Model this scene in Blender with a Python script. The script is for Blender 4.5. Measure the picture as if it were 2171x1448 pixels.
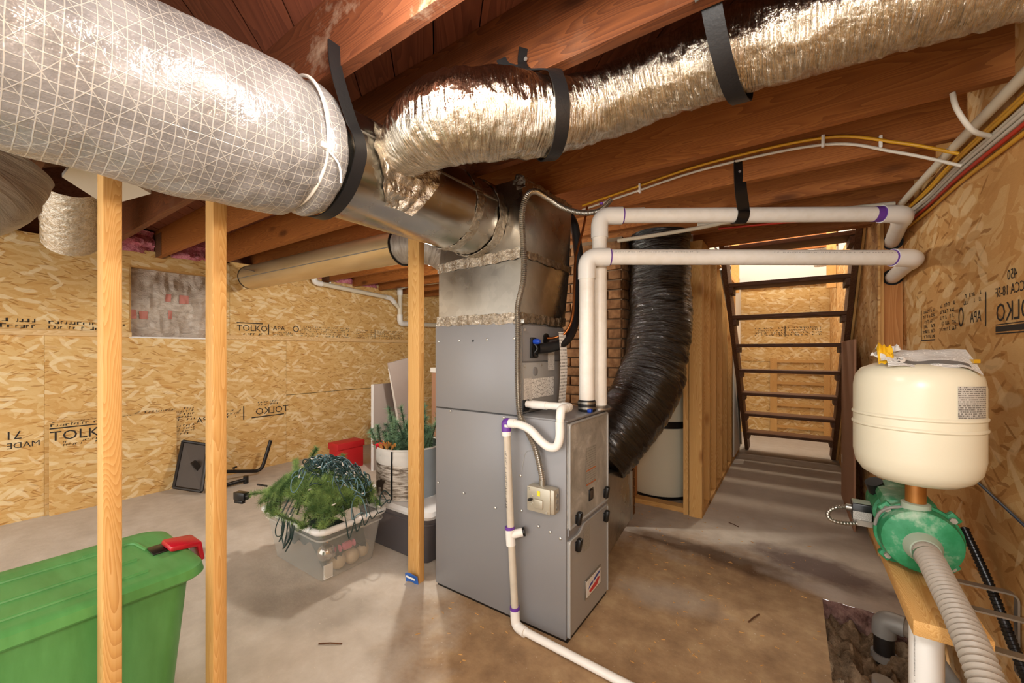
import bpy, bmesh, math, random
from math import sin, cos, pi, radians, sqrt, atan2
from mathutils import Vector, Matrix, noise
random.seed(7)
scene = bpy.context.scene
for o in list(bpy.data.objects): bpy.data.objects.remove(o)
C = scene.collection
V = Vector

# ------------------------------------------------------------------ camera, light, exposure
cam_d = bpy.data.cameras.new('camera'); cam = bpy.data.objects.new('camera', cam_d); C.objects.link(cam)
cam.location = (0, 0, 1.25); cam.rotation_euler = (radians(90), 0, radians(34.7))
cam_d.sensor_width = 36; cam_d.lens = 860 / 2171 * 36; cam_d.shift_y = (744 - 724) / 2171; cam_d.clip_start = 0.02
scene.camera = cam
scene.view_settings.view_transform = 'Standard'; scene.view_settings.look = 'None'
scene.view_settings.gamma = 1; scene.view_settings.use_curve_mapping = False
scene.view_settings.exposure = 0.3
w = bpy.data.worlds.new('world'); scene.world = w; w.use_nodes = True
bg = w.node_tree.nodes['Background']; bg.inputs[0].default_value = (1, .97, .93, 1); bg.inputs[1].default_value = 2.5
def lamp(name, loc, power, col=(1, .94, .85), r=.04):
    d = bpy.data.lights.new(name, 'POINT'); d.energy = power; d.color = col; d.shadow_soft_size = r
    o = bpy.data.objects.new(name, d); C.objects.link(o); o.location = loc; return o
lamp('bulb_light_near_furnace', (-.62, .50, 2.03), 15)
lamp('fill_light_near_camera', (.30, -.12, 1.72), 46, (1, .97, .93), .12)  # unseen fill lamp added beside the camera to brighten the near side
lamp('bulb_light_storage', (-2.25, 2.12, 1.90), 60)
lamp('bulb_light_stairwell', (-.05, 5.6, 3.6), 95, (1, .88, .72), .12)
lamp('bulb_light_water_heater', (-1.0, 4.4, 2.0), 14)

# ------------------------------------------------------------------ mesh building
class MB:
    def __init__(s): s.v = []; s.f = []; s.uv = {}
    def add(s, vs, fs):
        b = len(s.v); s.v += [V(p) for p in vs]; s.f += [tuple(i + b for i in f) for f in fs]; return b
    def box(s, x0, x1, y0, y1, z0, z1, b=0):
        return s.obox(((x0+x1)/2, (y0+y1)/2, (z0+z1)/2), (abs(x1-x0)/2, abs(y1-y0)/2, abs(z1-z0)/2), None, b)
    def obox(s, c, h, R=None, b=0):
        c = V(c); R = R or Matrix.Identity(3); hx, hy, hz = h
        if b <= 0:
            vs = [c + R @ V((sx*hx, sy*hy, sz*hz)) for sx in (-1, 1) for sy in (-1, 1) for sz in (-1, 1)]
            return s.add(vs, [(0,1,3,2),(4,6,7,5),(0,4,5,1),(2,3,7,6),(0,2,6,4),(1,5,7,3)])
        bm = bmesh.new(); bmesh.ops.create_cube(bm, size=2)
        for q in bm.verts: q.co = V((q.co.x*hx, q.co.y*hy, q.co.z*hz))
        bmesh.ops.bevel(bm, geom=list(bm.edges), offset=min(b, hx*.9, hy*.9, hz*.9), segments=2, affect='EDGES', profile=.5)
        bm.verts.index_update()
        s.add([c + R @ q.co for q in bm.verts], [tuple(q.index for q in f.verts) for f in bm.faces]); bm.free()
    def tube(s, pts, r, seg=12, caps=True, wob=None, up=None):
        pts = [V(p) for p in pts]; n = len(pts)
        rs = r if isinstance(r, (list, tuple)) else [r]*n
        T = []
        for i in range(n):
            a = pts[max(i-1, 0)]; b = pts[min(i+1, n-1)]; T.append((b-a).normalized())
        u = V(up) if up else (V((0,0,1)) if abs(T[0].z) < .9 else V((1,0,0)))
        N = (u - T[0]*u.dot(T[0])).normalized(); L = 0; vs = []; uvs = []
        for i in range(n):
            N = (N - T[i]*N.dot(T[i])).normalized(); B = T[i].cross(N)
            if i: L += (pts[i]-pts[i-1]).length
            for j in range(seg):
                a = 2*pi*j/seg; k = wob(i, j, L, a) if wob else 1
                vs.append(pts[i] + (N*cos(a) + B*sin(a))*rs[i]*k)
            uvs.append(L)
        fs = []; b0 = len(s.v)
        for i in range(n-1):
            for j in range(seg):
                j2 = (j+1) % seg
                s.uv[len(s.f) + len(fs)] = [(uvs[i], j/seg), (uvs[i], (j+1)/seg), (uvs[i+1], (j+1)/seg), (uvs[i+1], j/seg)]
                fs.append((i*seg+j, i*seg+j2, (i+1)*seg+j2, (i+1)*seg+j))
        if caps:
            fs.append(tuple(range(seg))[::-1]); fs.append(tuple((n-1)*seg+j for j in range(seg)))
        s.add(vs, fs); return s
    def cyl(s, p0, p1, r, seg=16, r1=None): return s.tube([p0, p1], [r, r if r1 is None else r1], seg)
    def lathe(s, prof, c=(0,0,0), ax='z', seg=32):
        vs = []; c = V(c)
        for (r, h) in prof:
            for j in range(seg):
                a = 2*pi*j/seg; x, y = r*cos(a), r*sin(a)
                vs.append(c + (V((x, y, h)) if ax == 'z' else V((x, h, y)) if ax == 'y' else V((h, x, y))))
        fs = []
        for i in range(len(prof)-1):
            for j in range(seg):
                j2 = (j+1) % seg; fs.append((i*seg+j, i*seg+j2, (i+1)*seg+j2, (i+1)*seg+j))
        fs.append(tuple(range(seg))[::-1]); fs.append(tuple((len(prof)-1)*seg+j for j in range(seg)))
        s.add(vs, fs); return s
    def prism(s, poly, fn, h0, h1):
        n = len(poly)
        s.add([fn(a, b, h0) for a, b in poly] + [fn(a, b, h1) for a, b in poly],
              [tuple(range(n))[::-1], tuple(range(n, 2*n))] + [(i, (i+1) % n, n+(i+1) % n, n+i) for i in range(n)])
        return s
    def grid(s, nu, nv, fn, uvs=None):
        b = len(s.f)
        vs = [fn(i/nu, j/nv) for i in range(nu+1) for j in range(nv+1)]; fs = []
        for i in range(nu):
            for j in range(nv):
                q = i*(nv+1)+j; fs.append((q, q+nv+1, q+nv+2, q+1))
                s.uv[b+len(fs)-1] = [(i/nu, j/nv), ((i+1)/nu, j/nv), ((i+1)/nu, (j+1)/nv), (i/nu, (j+1)/nv)]
        s.add(vs, fs); return s
    def ribbon(s, pts, wdir, width, th=.003):
        pts = [V(p) for p in pts]; n = len(pts); vs = []; wd = V(wdir).normalized()
        for i in range(n):
            t = (pts[min(i+1, n-1)] - pts[max(i-1, 0)]).normalized()
            ww = (wd - t*wd.dot(t)).normalized(); nn = t.cross(ww).normalized()
            for a, b in ((-1,-1),(1,-1),(1,1),(-1,1)): vs.append(pts[i] + ww*a*width/2 + nn*b*th/2)
        fs = [(0,1,2,3), tuple((n-1)*4+k for k in (3,2,1,0))]
        for i in range(n-1):
            for k in range(4): fs.append((i*4+k, (i+1)*4+k, (i+1)*4+(k+1) % 4, i*4+(k+1) % 4))
        s.add(vs, fs); return s
    def mesh(s, name, org=(0,0,0), smooth=True, ang=.7):
        me = bpy.data.meshes.new(name); org = V(org)
        me.from_pydata([tuple(p - org) for p in s.v], [], s.f); me.update()
        bm = bmesh.new(); bm.from_mesh(me); bmesh.ops.recalc_face_normals(bm, faces=bm.faces); 
        if s.uv:
            ul = bm.loops.layers.uv.new('uv'); bm.faces.ensure_lookup_table()
            for fi, l in s.uv.items():
                f = bm.faces[fi]; vi = s.f[fi]
                mp = dict(zip(vi, l))
                for lp in f.loops: lp[ul].uv = mp.get(lp.vert.index, (0, 0))
        bm.to_mesh(me); bm.free()
        if smooth:
            me.polygons.foreach_set('use_smooth', [True]*len(me.polygons)); me.set_sharp_from_angle(angle=ang)
        return me

def spl(pts, n=8):
    pts = [V(p) for p in pts]; out = []
    for i in range(len(pts)-1):
        p0 = pts[max(i-1,0)]; p1 = pts[i]; p2 = pts[i+1]; p3 = pts[min(i+2, len(pts)-1)]
        for k in range(n):
            t = k/n; out.append(.5*((2*p1) + (p2-p0)*t + (2*p0-5*p1+4*p2-p3)*t*t + (3*p1-p0-3*p2+p3)*t*t*t))
    out.append(pts[-1]); return out
def spln(vals, n=8): return [q.x for q in spl([V((a, 0, 0)) for a in vals], n)]
def rnd(pts, rad, n=6):
    pts = [V(p) for p in pts]; out = [pts[0]]
    for i in range(1, len(pts)-1):
        a = (pts[i-1]-pts[i]); b = (pts[i+1]-pts[i]); r = min(rad, a.length*.49, b.length*.49)
        A = pts[i]+a.normalized()*r; B = pts[i]+b.normalized()*r
        for k in range(n+1):
            t = k/n; out.append(A*(1-t)**2 + pts[i]*2*t*(1-t) + B*t*t)
    out.append(pts[-1]); return out
def resample(pts, step):
    pts = [V(p) for p in pts]; L = [0]
    for a, b in zip(pts, pts[1:]): L.append(L[-1]+(b-a).length)
    n = max(2, int(L[-1]/step)); out = []; j = 0
    for i in range(n+1):
        t = L[-1]*i/n
        while j < len(L)-2 and L[j+1] < t: j += 1
        q = (t-L[j])/max(1e-9, L[j+1]-L[j]); out.append(pts[j].lerp(pts[j+1], q))
    return out

def tag(o, label=None, cat=None, group=None, kind=None):
    if label: o['label'] = label
    if cat: o['category'] = cat
    if group: o['group'] = group
    if kind: o['kind'] = kind
    return o
def thing(name, label, cat, loc, group=None, kind=None):
    o = bpy.data.objects.new(name, None); C.objects.link(o); o.location = loc; o.empty_display_size = .05
    return tag(o, label, cat, group, kind)
def org(o):
    p = V((0,0,0))
    while o is not None: p += V(o.location); o = o.parent
    return p
def part(name, mb, m, par=None, loc=None, label=None, smooth=True, ang=.7, kind=None):
    """mesh given in world coordinates; origin at loc (default: parent's origin)"""
    po = org(par) if par else V((0,0,0)); L = V(loc) if loc is not None else po
    me = mb.mesh(name, L, smooth, ang) if isinstance(mb, MB) else mb
    if m: me.materials.append(M[m])
    o = bpy.data.objects.new(name, me); C.objects.link(o)
    if par: o.parent = par
    o.location = L - po
    if label: o['label'] = label
    if kind: o['kind'] = kind
    return o
def single(name, mb, m, label, cat, loc, group=None, **k):
    return tag(part(name, mb, m, None, loc, **k), label, cat, group)
def bx(*a, b=0):
    q = MB(); q.box(*a, b=b); return q

# ------------------------------------------------------------------ materials
M = {}
def lin(h):
    h = h.lstrip('#'); r = [int(h[i:i+2], 16)/255 for i in (0, 2, 4)]
    return tuple((c/12.92 if c <= .04045 else ((c+.055)/1.055)**2.4) for c in r) + (1,)
class NT:
    def __init__(s, name, rough=.6, metal=0.0, spec=None):
        s.m = bpy.data.materials.new(name); s.m.use_nodes = True; s.t = s.m.node_tree; s.n = s.t.nodes; s.l = s.t.links
        s.b = s.n['Principled BSDF']; s.b.inputs['Roughness'].default_value = rough; s.b.inputs['Metallic'].default_value = metal
        if spec is not None: s.b.inputs['Specular IOR Level'].default_value = spec
        M[name] = s.m
    def N(s, t, **k):
        n = s.n.new('ShaderNode'+t)
        for a, v in k.items(): setattr(n, a, v)
        return n
    def set(s, sock, v):
        if isinstance(v, bpy.types.NodeSocket): s.l.new(v, sock)
        else: sock.default_value = v
    def math(s, op, a, b=0.0, c=0.0):
        n = s.N('Math', operation=op); s.set(n.inputs[0], a); s.set(n.inputs[1], b); s.set(n.inputs[2], c); return n.outputs[0]
    def obj(s): return s.N('TexCoord').outputs['Object']
    def uv(s): return s.N('TexCoord').outputs['UV']
    def map(s, v, scale=(1,1,1), loc=(0,0,0), rot=(0,0,0)):
        n = s.N('Mapping'); s.l.new(v, n.inputs[0]); s.set(n.inputs[1], loc); s.set(n.inputs[2], rot); s.set(n.inputs[3], scale); return n.outputs[0]
    def noise(s, v, scale=5, detail=3, rough=.5, dist=0, col=False):
        n = s.N('TexNoise'); s.l.new(v, n.inputs['Vector']); n.inputs['Scale'].default_value = scale; n.inputs['Detail'].default_value = detail
        n.inputs['Roughness'].default_value = rough; n.inputs['Distortion'].default_value = dist; return n.outputs[1 if col else 0]
    def vor(s, v, scale=5, dim='3D', feat='F1'):
        n = s.N('TexVoronoi', voronoi_dimensions=dim, feature=feat); s.l.new(v, n.inputs['Vector']); n.inputs['Scale'].default_value = scale; return n
    def ramp(s, f, stops, interp='LINEAR'):
        n = s.N('ValToRGB'); n.color_ramp.interpolation = interp; s.l.new(f, n.inputs[0]); e = n.color_ramp.elements
        while len(e) < len(stops): e.new(.5)
        for q, (p, c) in zip(e, stops): q.position = p; q.color = lin(c) if isinstance(c, str) else (c, c, c, 1)
        return n.outputs[0]
    def mix(s, f, a, b, mode='MIX'):
        n = s.N('Mix', data_type='RGBA', blend_type=mode); s.set(n.inputs[0], f)
        s.set(n.inputs[6], lin(a) if isinstance(a, str) else a); s.set(n.inputs[7], lin(b) if isinstance(b, str) else b); return n.outputs[2]
    def sep(s, v): n = s.N('SeparateXYZ'); s.l.new(v, n.inputs[0]); return n.outputs
    def comb(s, x, y, z=0.0):
        n = s.N('CombineXYZ'); s.set(n.inputs[0], x); s.set(n.inputs[1], y); s.set(n.inputs[2], z); return n.outputs[0]
    def add(s, a, b):
        n = s.N('VectorMath', operation='ADD'); s.set(n.inputs[0], a); s.set(n.inputs[1], b); return n.outputs[0]
    def rand(s): return s.N('ObjectInfo').outputs['Random']
    def color(s, c): s.set(s.b.inputs['Base Color'], lin(c) if isinstance(c, str) else c); return s
    def rough(s, r): s.set(s.b.inputs['Roughness'], r); return s
    def bump(s, h, st=.3, d=.01):
        n = s.N('Bump'); n.inputs['Strength'].default_value = st; n.inputs['Distance'].default_value = d
        s.l.new(h, n.inputs['Height']); s.l.new(n.outputs[0], s.b.inputs['Normal']); return s
def plain(name, c, rough=.5, metal=0, var=.0, spec=None, bump=0, bs=40):
    t = NT(name, rough, metal, spec)
    if var or bump:
        nz = t.noise(t.obj(), bs, 3)
        if var:
            h = c
            t.color(t.mix(t.math('MULTIPLY', nz, var), h, '#2a2622'))
        else: t.color(c)
        if bump: t.bump(nz, bump, .004)
    else: t.color(c)
    return t

def osb(name, plane, cols, sc=1.0, seed=0):
    t = NT(name, .75, 0, .2); p = t.sep(t.obj()); a = p[1] if plane == 'yz' else p[0]
    r = t.math('MULTIPLY', t.rand(), 37.0)
    v = t.comb(t.math('ADD', a, t.math('ADD', r, float(seed))), t.math('ADD', p[2], r))
    wn = t.N('TexNoise'); wn.inputs['Scale'].default_value = 9; t.l.new(v, wn.inputs['Vector'])
    wv = t.N('VectorMath', operation='SCALE'); t.l.new(wn.outputs[1], wv.inputs[0]); wv.inputs[3].default_value = .035
    v = t.add(v, wv.outputs[0]); cur = None
    for i, (ang, sx, sy, wt) in enumerate(((5, 8, 40, 1), (-22, 9, 44, .97), (28, 7, 38, .97), (-55, 9, 36, .9), (62, 8, 34, .88), (12, 14, 70, .92))):
        m = t.map(v, (sx*sc, sy*sc, 1), (i*3.7, i*1.9, 0), (0, 0, radians(ang)))
        # rotate first, then stretch: two mappings
        m0 = t.map(v, (1, 1, 1), (i*3.7, i*1.9, 0), (0, 0, radians(ang))); m = t.map(m0, (sx*sc, sy*sc, 1))
        vo = t.vor(m, 1, '2D'); q = t.N('SeparateColor'); t.l.new(vo.outputs['Color'], q.inputs[0])
        x = t.math('MULTIPLY', q.outputs[0], wt)
        cur = x if cur is None else t.math('MAXIMUM', cur, x)
    fine = t.noise(t.map(v, (18, 90, 1)), 3, 4, .6)
    f = t.math('ADD', t.math('MULTIPLY', t.math('FRACT', t.math('MULTIPLY', cur, 9.0)), .62), t.math('MULTIPLY', fine, .42))
    col = t.ramp(f, [(0.06, cols[0]), (.17, cols[1]), (.5, cols[2]), (.8, cols[3]), (1.0, cols[4])])
    big = t.noise(v, 1.6, 2)
    col = t.mix(t.ramp(big, [(.35, 0.0), (.75, .35)]), col, cols[1])
    for i, (ang, sx, sy, lo_, hi_, cc, st_, wd) in enumerate(((3, 7, 55, .82, .84, 0, .75, .20), (-24, 8, 60, .86, .88, 0, .7, .2), (31, 8, 60, .87, .89, 0, .7, .2), (8, 7, 26, .80, .82, 4, .65, .36), (-38, 8, 28, .87, .89, 4, .65, .36), (50, 8, 30, .9, .92, 4, .6, .36), (-6, 9, 34, .86, .88, 1, .6, .34))):
        m0 = t.map(v, (1, 1, 1), (i*5.1+11, i*2.3, 0), (0, 0, radians(ang))); vo = t.vor(t.map(m0, (sx*sc, sy*sc, 1)), 1, '2D')
        q = t.N('SeparateColor'); t.l.new(vo.outputs['Color'], q.inputs[0])
        k = t.math('MULTIPLY', t.ramp(q.outputs[1], [(lo_, 0.0), (hi_, 1.0)]), t.ramp(vo.outputs['Distance'], [(wd, 1.0), (wd*1.25, 0.0)]))
        col = t.mix(t.math('MULTIPLY', k, st_), col, cols[cc])
    t.color(col); t.bump(t.math('ADD', cur, t.math('MULTIPLY', fine, .25)), .45, .006)
osb('osb_yz', 'yz', ('#a87438', '#cfa05e', '#dcb677', '#e4c58b', '#f0dcb0'))
osb('osb_xz', 'xz', ('#a87438', '#cfa05e', '#dcb677', '#e4c58b', '#f0dcb0'))
osb('osb_near', 'yz', ('#99662f', '#bf8b4e', '#d1a064', '#dbb379', '#e8ca98'), .62, 3)

def wood(name, ax, cols, knot='#7a4418', ring=26, rough=.6, dirt=0.0, kd=1.0):
    t = NT(name, rough, 0, .25); p = t.sep(t.obj()); r = t.math('MULTIPLY', t.rand(), 23.0)
    lo = p['xyz'.index(ax)]; cr = [p[i] for i in range(3) if i != 'xyz'.index(ax)]
    v = t.comb(t.math('ADD', t.math('MULTIPLY', lo, .55), r), t.math('MULTIPLY', t.math('ADD', cr[0], r), 7.0), t.math('MULTIPLY', cr[1], 7.0))
    n1 = t.noise(v, 1.3, 2, .5, .3)
    rg = t.math('FRACT', t.math('MULTIPLY', n1, float(ring)))
    n2 = t.noise(t.map(v, (2, 30, 30)), 1.5, 3, .7)
    kv = t.comb(t.math('ADD', t.math('MULTIPLY', lo, 2.2), r), t.math('ADD', t.math('MULTIPLY', cr[0], 6.0), r), t.math('MULTIPLY', cr[1], 6.0))
    vo = t.vor(kv, kd); k = t.ramp(vo.outputs['Distance'], [(.06, 1.0), (.16, 0.0)])
    f = t.math('ADD', t.math('MULTIPLY', rg, .55), t.math('MULTIPLY', n2, .5))
    col = t.ramp(f, [(.12, cols[0]), (.5, cols[1]), (.95, cols[2])])
    col = t.mix(t.math('MULTIPLY', k, .75), col, knot)
    tone = t.ramp(t.noise(t.add(t.obj(), t.comb(r, r, r)), 1.1, 2), [(.3, 0.0), (.75, 1.0)])
    col = t.mix(t.math('MULTIPLY', tone, .35), col, cols[0])
    if dirt:
        dn = t.noise(t.obj(), 6, 5, .7); col = t.mix(t.math('MULTIPLY', t.ramp(dn, [(.55, 0.0), (.68, 1.0)]), dirt), col, '#b9a48e')
    t.color(col); t.bump(f, .15, .003)
for a in 'xyz': wood('pine_'+a, a, ('#c08a49', '#d5a562', '#e3ba7c'), '#8a4c1a', 58)
wood('furring_y', 'y', ('#cfa468', '#e2bf88', '#efd4a6'), '#8a4c1a', 58)
for a in 'xy': wood('fir_'+a, a, ('#532d1b', '#6e3f22', '#864e2a'), '#2c1408', 34, dirt=.05, kd=.8)
wood('fir_old_x', 'x', ('#5a3222', '#74432a', '#875134'), '#351a0d', 34, dirt=.6, kd=.8)
wood('floorboard', 'x', ('#63382a', '#7a4634', '#8d543c'), '#3a1d12', 16, kd=.7)
for a in 'xyz': wood('tread_'+a, a, ('#4a2f1f', '#63422b', '#7b5639'), '#2a170c', 20)
wood('fir_orange_x', 'x', ('#7e4820', '#9a5c2a', '#b07036'), '#3c1a08', 34, kd=.8)
for a in 'z': wood('stud_orange_'+a, a, ('#a76a34', '#c28446', '#d79d5e'), '#6d3712', 22)

t = NT('concrete', .8, 0, .25); o = t.obj(); p = t.sep(o)
n1 = t.noise(o, 1.1, 5, .6); n2 = t.noise(o, 9, 5, .65); n3 = t.noise(o, 60, 3, .6)
base = t.ramp(t.math('ADD', t.math('MULTIPLY', n1, .6), t.math('MULTIPLY', n2, .4)), [(.3, '#a99e90'), (.5, '#c3b8a9'), (.72, '#d9d1c5')])
def blob(cx, cy, rx, ry, rot=0, amp=.5, ns=2.2):
    m = t.map(o, (1/rx, 1/ry, 0), (0, 0, 0)); m = t.map(t.add(o, (-cx, -cy, 0.0)), (1, 1, 0), (0,0,0), (0, 0, -rot)); m = t.map(m, (1/rx, 1/ry, 0))
    ln = t.N('VectorMath', operation='LENGTH'); t.l.new(m, ln.inputs[0])
    d = t.math('ADD', ln.outputs['Value'], t.math('MULTIPLY', t.math('SUBTRACT', t.noise(o, ns, 5, .65), .5), amp*2.6))
    return d
brown = t.ramp(blob(-.42, 1.75, 1.22, 1.25, .3, .35), [(.7, 1.0), (1.1, 0.0)])
col = t.mix(t.math('MULTIPLY', brown, .85), base, t.ramp(t.math('ADD', t.math('MULTIPLY', n2, .6), t.math('MULTIPLY', n1, .4)), [(.32, '#7e5d38'), (.5, '#a38055'), (.68, '#c0a272')]))
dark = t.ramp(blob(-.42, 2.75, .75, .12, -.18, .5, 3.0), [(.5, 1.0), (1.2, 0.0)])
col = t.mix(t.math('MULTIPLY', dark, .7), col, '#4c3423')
purp = t.ramp(blob(.12, 2.92, .42, .2, -.35, .5, 3.5), [(.5, 1.0), (1.1, 0.0)])
col = t.mix(t.math('MULTIPLY', purp, .75), col, '#5c4442')
wht = t.ramp(blob(.14, 2.66, .35, .09, -.2, .5, 4), [(.4, 1.0), (1.1, 0.0)])
col = t.mix(t.math('MULTIPLY', wht, .55), col, '#cdc2b6')
wh2 = t.ramp(blob(-.55, 2.15, .35, .16, .1, .5, 3), [(.4, 1.0), (1.1, 0.0)])
col = t.mix(t.math('MULTIPLY', wh2, .4), col, '#b8b2a8')
dark_patch = t.ramp(blob(-1.95, 1.05, .5, .22, .5, .5, 3), [(.5, 1.0), (.95, 0.0)])  # darker grey-brown patch on the floor before the clear bin
col = t.mix(t.math('MULTIPLY', dark_patch, .3), col, '#6f675c')
far = t.ramp(p[1], [(.0, 0.0), (1.0, 1.0)])
fn = t.math('MULTIPLY', t.ramp(t.math('MULTIPLY', p[1], .2), [(.62, 0.0), (.72, 1.0)]), .45)
col = t.mix(fn, col, '#9a8674')
spk = t.ramp(t.noise(o, 90, 2), [(.70, 0.0), (.74, 1.0)])
col = t.mix(t.math('MULTIPLY', spk, .5), col, '#ded2be')
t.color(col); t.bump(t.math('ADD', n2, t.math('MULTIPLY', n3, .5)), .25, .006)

t = NT('dirt', .95, 0, .1); n = t.noise(t.obj(), 14, 6, .7); t.color(t.ramp(n, [(.3, '#45372a'), (.5, '#8a735a'), (.7, '#bda384')])); t.bump(n, .9, .03)
t = NT('broken_edge', .9, 0, .1); n = t.noise(t.obj(), 20, 6, .7); t.color(t.ramp(n, [(.3, '#563b36'), (.5, '#8d6c62'), (.7, '#b09488')])); t.bump(n, .9, .02)

t = NT('galvanized', .28, 1.0); v = t.vor(t.obj(), 28); q = t.N('SeparateColor'); t.l.new(v.outputs['Color'], q.inputs[0]); n = t.noise(t.obj(), 3, 4)
t.color(t.ramp(t.math('ADD', t.math('MULTIPLY', q.outputs[0], .12), t.math('MULTIPLY', n, .8)), [(.25, '#9a948a'), (.75, '#c6c0b4')]))
t.rough(t.ramp(n, [(.3, .22), (.7, .4)])); t.bump(t.noise(t.obj(), 2.5, 2), .3, .02)
t = NT('duct_metal', .2, 1.0); n = t.noise(t.obj(), 2.2, 3); t.color(t.ramp(n, [(.3, '#a5a098'), (.7, '#cdc8bd')])); t.rough(t.ramp(t.noise(t.obj(), 9, 4), [(.3, .16), (.7, .32)])); t.bump(n, .35, .03)
t = NT('tan_lit_metal', .35, .6); n = t.noise(t.map(t.obj(), (.6, 3, 3)), 3, 4); t.color(t.ramp(n, [(.3, '#c2a878'), (.7, '#dcc79c')]))  # warm tone reflected by the duct is put into its base colour
t = NT('foil', .2, 1.0); n = t.noise(t.obj(), 38, 5, .7); t.color(t.ramp(n, [(.3, '#b8b2a6'), (.7, '#ece7dc')])); t.bump(n, .8, .012)
t = NT('foil_tape', .25, 1.0); n = t.noise(t.obj(), 60, 5, .7, 1.0); t.color(t.ramp(n, [(.3, '#8a7a66'), (.7, '#cfc6b6')])); t.bump(n, .9, .006)
t = NT('foil_flex', .14, 1.0); uv = t.uv(); n = t.noise(t.map(uv, (140, 9, 1)), 1, 5, .65, .6); n2 = t.noise(t.obj(), 26, 4, .6)
t.color(t.ramp(t.math('ADD', t.math('MULTIPLY', n, .6), t.math('MULTIPLY', n2, .4)), [(.3, '#b5ab9a'), (.55, '#ded6c6'), (.75, '#f3eee2')])); t.bump(t.math('ADD', n, t.math('MULTIPLY', n2, .6)), .75, .012)
t = NT('black_flex', .13, 0, .8); uv = t.uv(); n = t.noise(t.map(uv, (55, 5, 1)), 1, 5, .6, .8); t.color(t.ramp(n, [(.3, '#0b0907'), (.7, '#2b241d')])); t.bump(n, .9, .02)
t = NT('grey_flex', .4, .25); uv = t.uv(); n = t.noise(t.map(uv, (40, 5, 1)), 1, 5, .65, 1.0); t.color(t.ramp(n, [(.3, '#8b8175'), (.7, '#b9aea0')])); t.bump(n, .8, .015)
t = NT('scrim_flex', .3, .2); uv = t.uv(); p = t.sep(t.add(uv, t.map(t.noise(t.obj(), 7, 2, .5, 0, True), (.012, .008, 0))))
L = t.math('MULTIPLY', p[0], 46.0); A = t.math('MULTIPLY', p[1], 60.0)
def line(x, wd):
    q = t.math('ABSOLUTE', t.math('SUBTRACT', t.math('FRACT', x), .5)); return t.ramp(q, [(wd, 1.0), (wd*1.7, 0.0)])
g = t.math('MAXIMUM', line(L, .038), line(A, .038))
g = t.math('MAXIMUM', g, line(t.math('ADD', t.math('MULTIPLY', L, .333), t.math('MULTIPLY', A, .25)), .013))
g = t.math('MAXIMUM', g, line(t.math('SUBTRACT', t.math('MULTIPLY', L, .333), t.math('MULTIPLY', A, .25)), .013))
n = t.noise(t.obj(), 9, 5, .65); t.color(t.mix(t.math('MULTIPLY', g, .62), t.ramp(n, [(.3, '#7e7c7c'), (.7, '#a09e9f')]), '#d6d2ca'))
t.rough(t.ramp(n, [(.35, .2), (.65, .42)])); t.bump(t.math('ADD', n, t.math('MULTIPLY', g, .15)), .5, .02)

t = plain('furnace_paint', '#8b8b8d', .38, .15, .06, bs=3)
t = NT('scuffed_panel', .4, .1); n = t.noise(t.obj(), 9, 6, .7, .6); t.color(t.ramp(n, [(.35, '#94938c'), (.55, '#b3b1aa'), (.7, '#d2d0ca')])); t.rough(t.ramp(n, [(.4, .3), (.6, .55)]))
plain('panel_paint', '#a9a9a7', .35, .1, .08, bs=6)
plain('screw', '#d7d5cf', .3, .8)
t = NT('pvc', .35, 0, .4); n = t.noise(t.obj(), 22, 5, .6); t.color(t.ramp(n, [(.3, '#ece7dc'), (.6, '#f3efe7')]))
plain('pvc_white', '#f0eee8', .3); plain('pvc_cream', '#e3dac4', .38, 0, .03, bs=8)
plain('pvc_dirty', '#d6ccba', .45, 0, .25, bs=30)
plain('primer', '#6b3aa0', .4); plain('print_black', '#2a241f', .8); plain('print_grey', '#6f6b66', .8)
plain('black_rubber', '#1b1a1b', .45, 0, .0, .4, .15, 120); plain('black_metal', '#231e1b', .35, .3); plain('black_plastic', '#141313', .3)
plain('matte_black', '#0a0908', .8)
plain('tray_inside', '#4a4038', .6)
t = NT('tank_paint', .3, 0, .45); n = t.noise(t.obj(), 130, 2); t.color('#dcd5bd'); t.bump(n, .08, .002)
t = NT('pump_green', .5, 0, .35); n = t.noise(t.obj(), 11, 5, .65); t.color(t.ramp(n, [(.42, '#237a4c'), (.55, '#358a5e'), (.70, '#9db59c')]))
plain('pump_dusty', '#a9b6a2', .7, 0, .25, bs=14)
t = NT('green_plastic', .38, 0, .4); n = t.noise(t.map(t.obj(), (3, 14, 3)), 3, 4); t.color(t.ramp(n, [(.3, '#508f4b'), (.7, '#5a9a56')])); t.bump(t.noise(t.obj(), 160, 2), .06, .002)
plain('red_plastic', '#c0162c', .3); plain('red_box', '#b91d22', .5); plain('yellow_hose', '#d9a81c', .4)
plain('cable_yellow', '#d9a021', .4); plain('cable_white', '#d8d0c0', .45); plain('cable_red', '#c23018', .45); plain('cable_blue', '#24384f', .5)
plain('copper', '#b06a38', .3, .9, .2, bs=30); plain('brass', '#b27533', .4, .5, .3, bs=30)
plain('steel', '#b5b1a8', .35, .9, .2, bs=18); plain('conduit_metal', '#b3ada2', .3, .9, .1); plain('box_steel', '#c2bba9', .35, .45, .2, bs=14)
plain('hose_grey', '#a3998c', .45, 0, .2, bs=20); plain('hose_tan', '#8d8070', .6, 0, .3, bs=20); plain('pipe_black', '#1c1815', .5, 0, .0, None, .4, 40)
plain('pipe_grey', '#8f8b84', .55, 0, .5, bs=16); plain('iron_grey', '#a29f99', .5, .2, .35, bs=18)
plain('white_paint', '#e6e2da', .7); plain('white_enamel', '#d9d5cc', .35); plain('drywall', '#ded8cd', .85)
plain('cardboard', '#a5785a', .8, 0, .1, bs=6); plain('cardboard_grey', '#a79a92', .8, 0, .1, bs=8); plain('cardboard_dark', '#4a211d', .8, 0, .3, bs=60)
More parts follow.
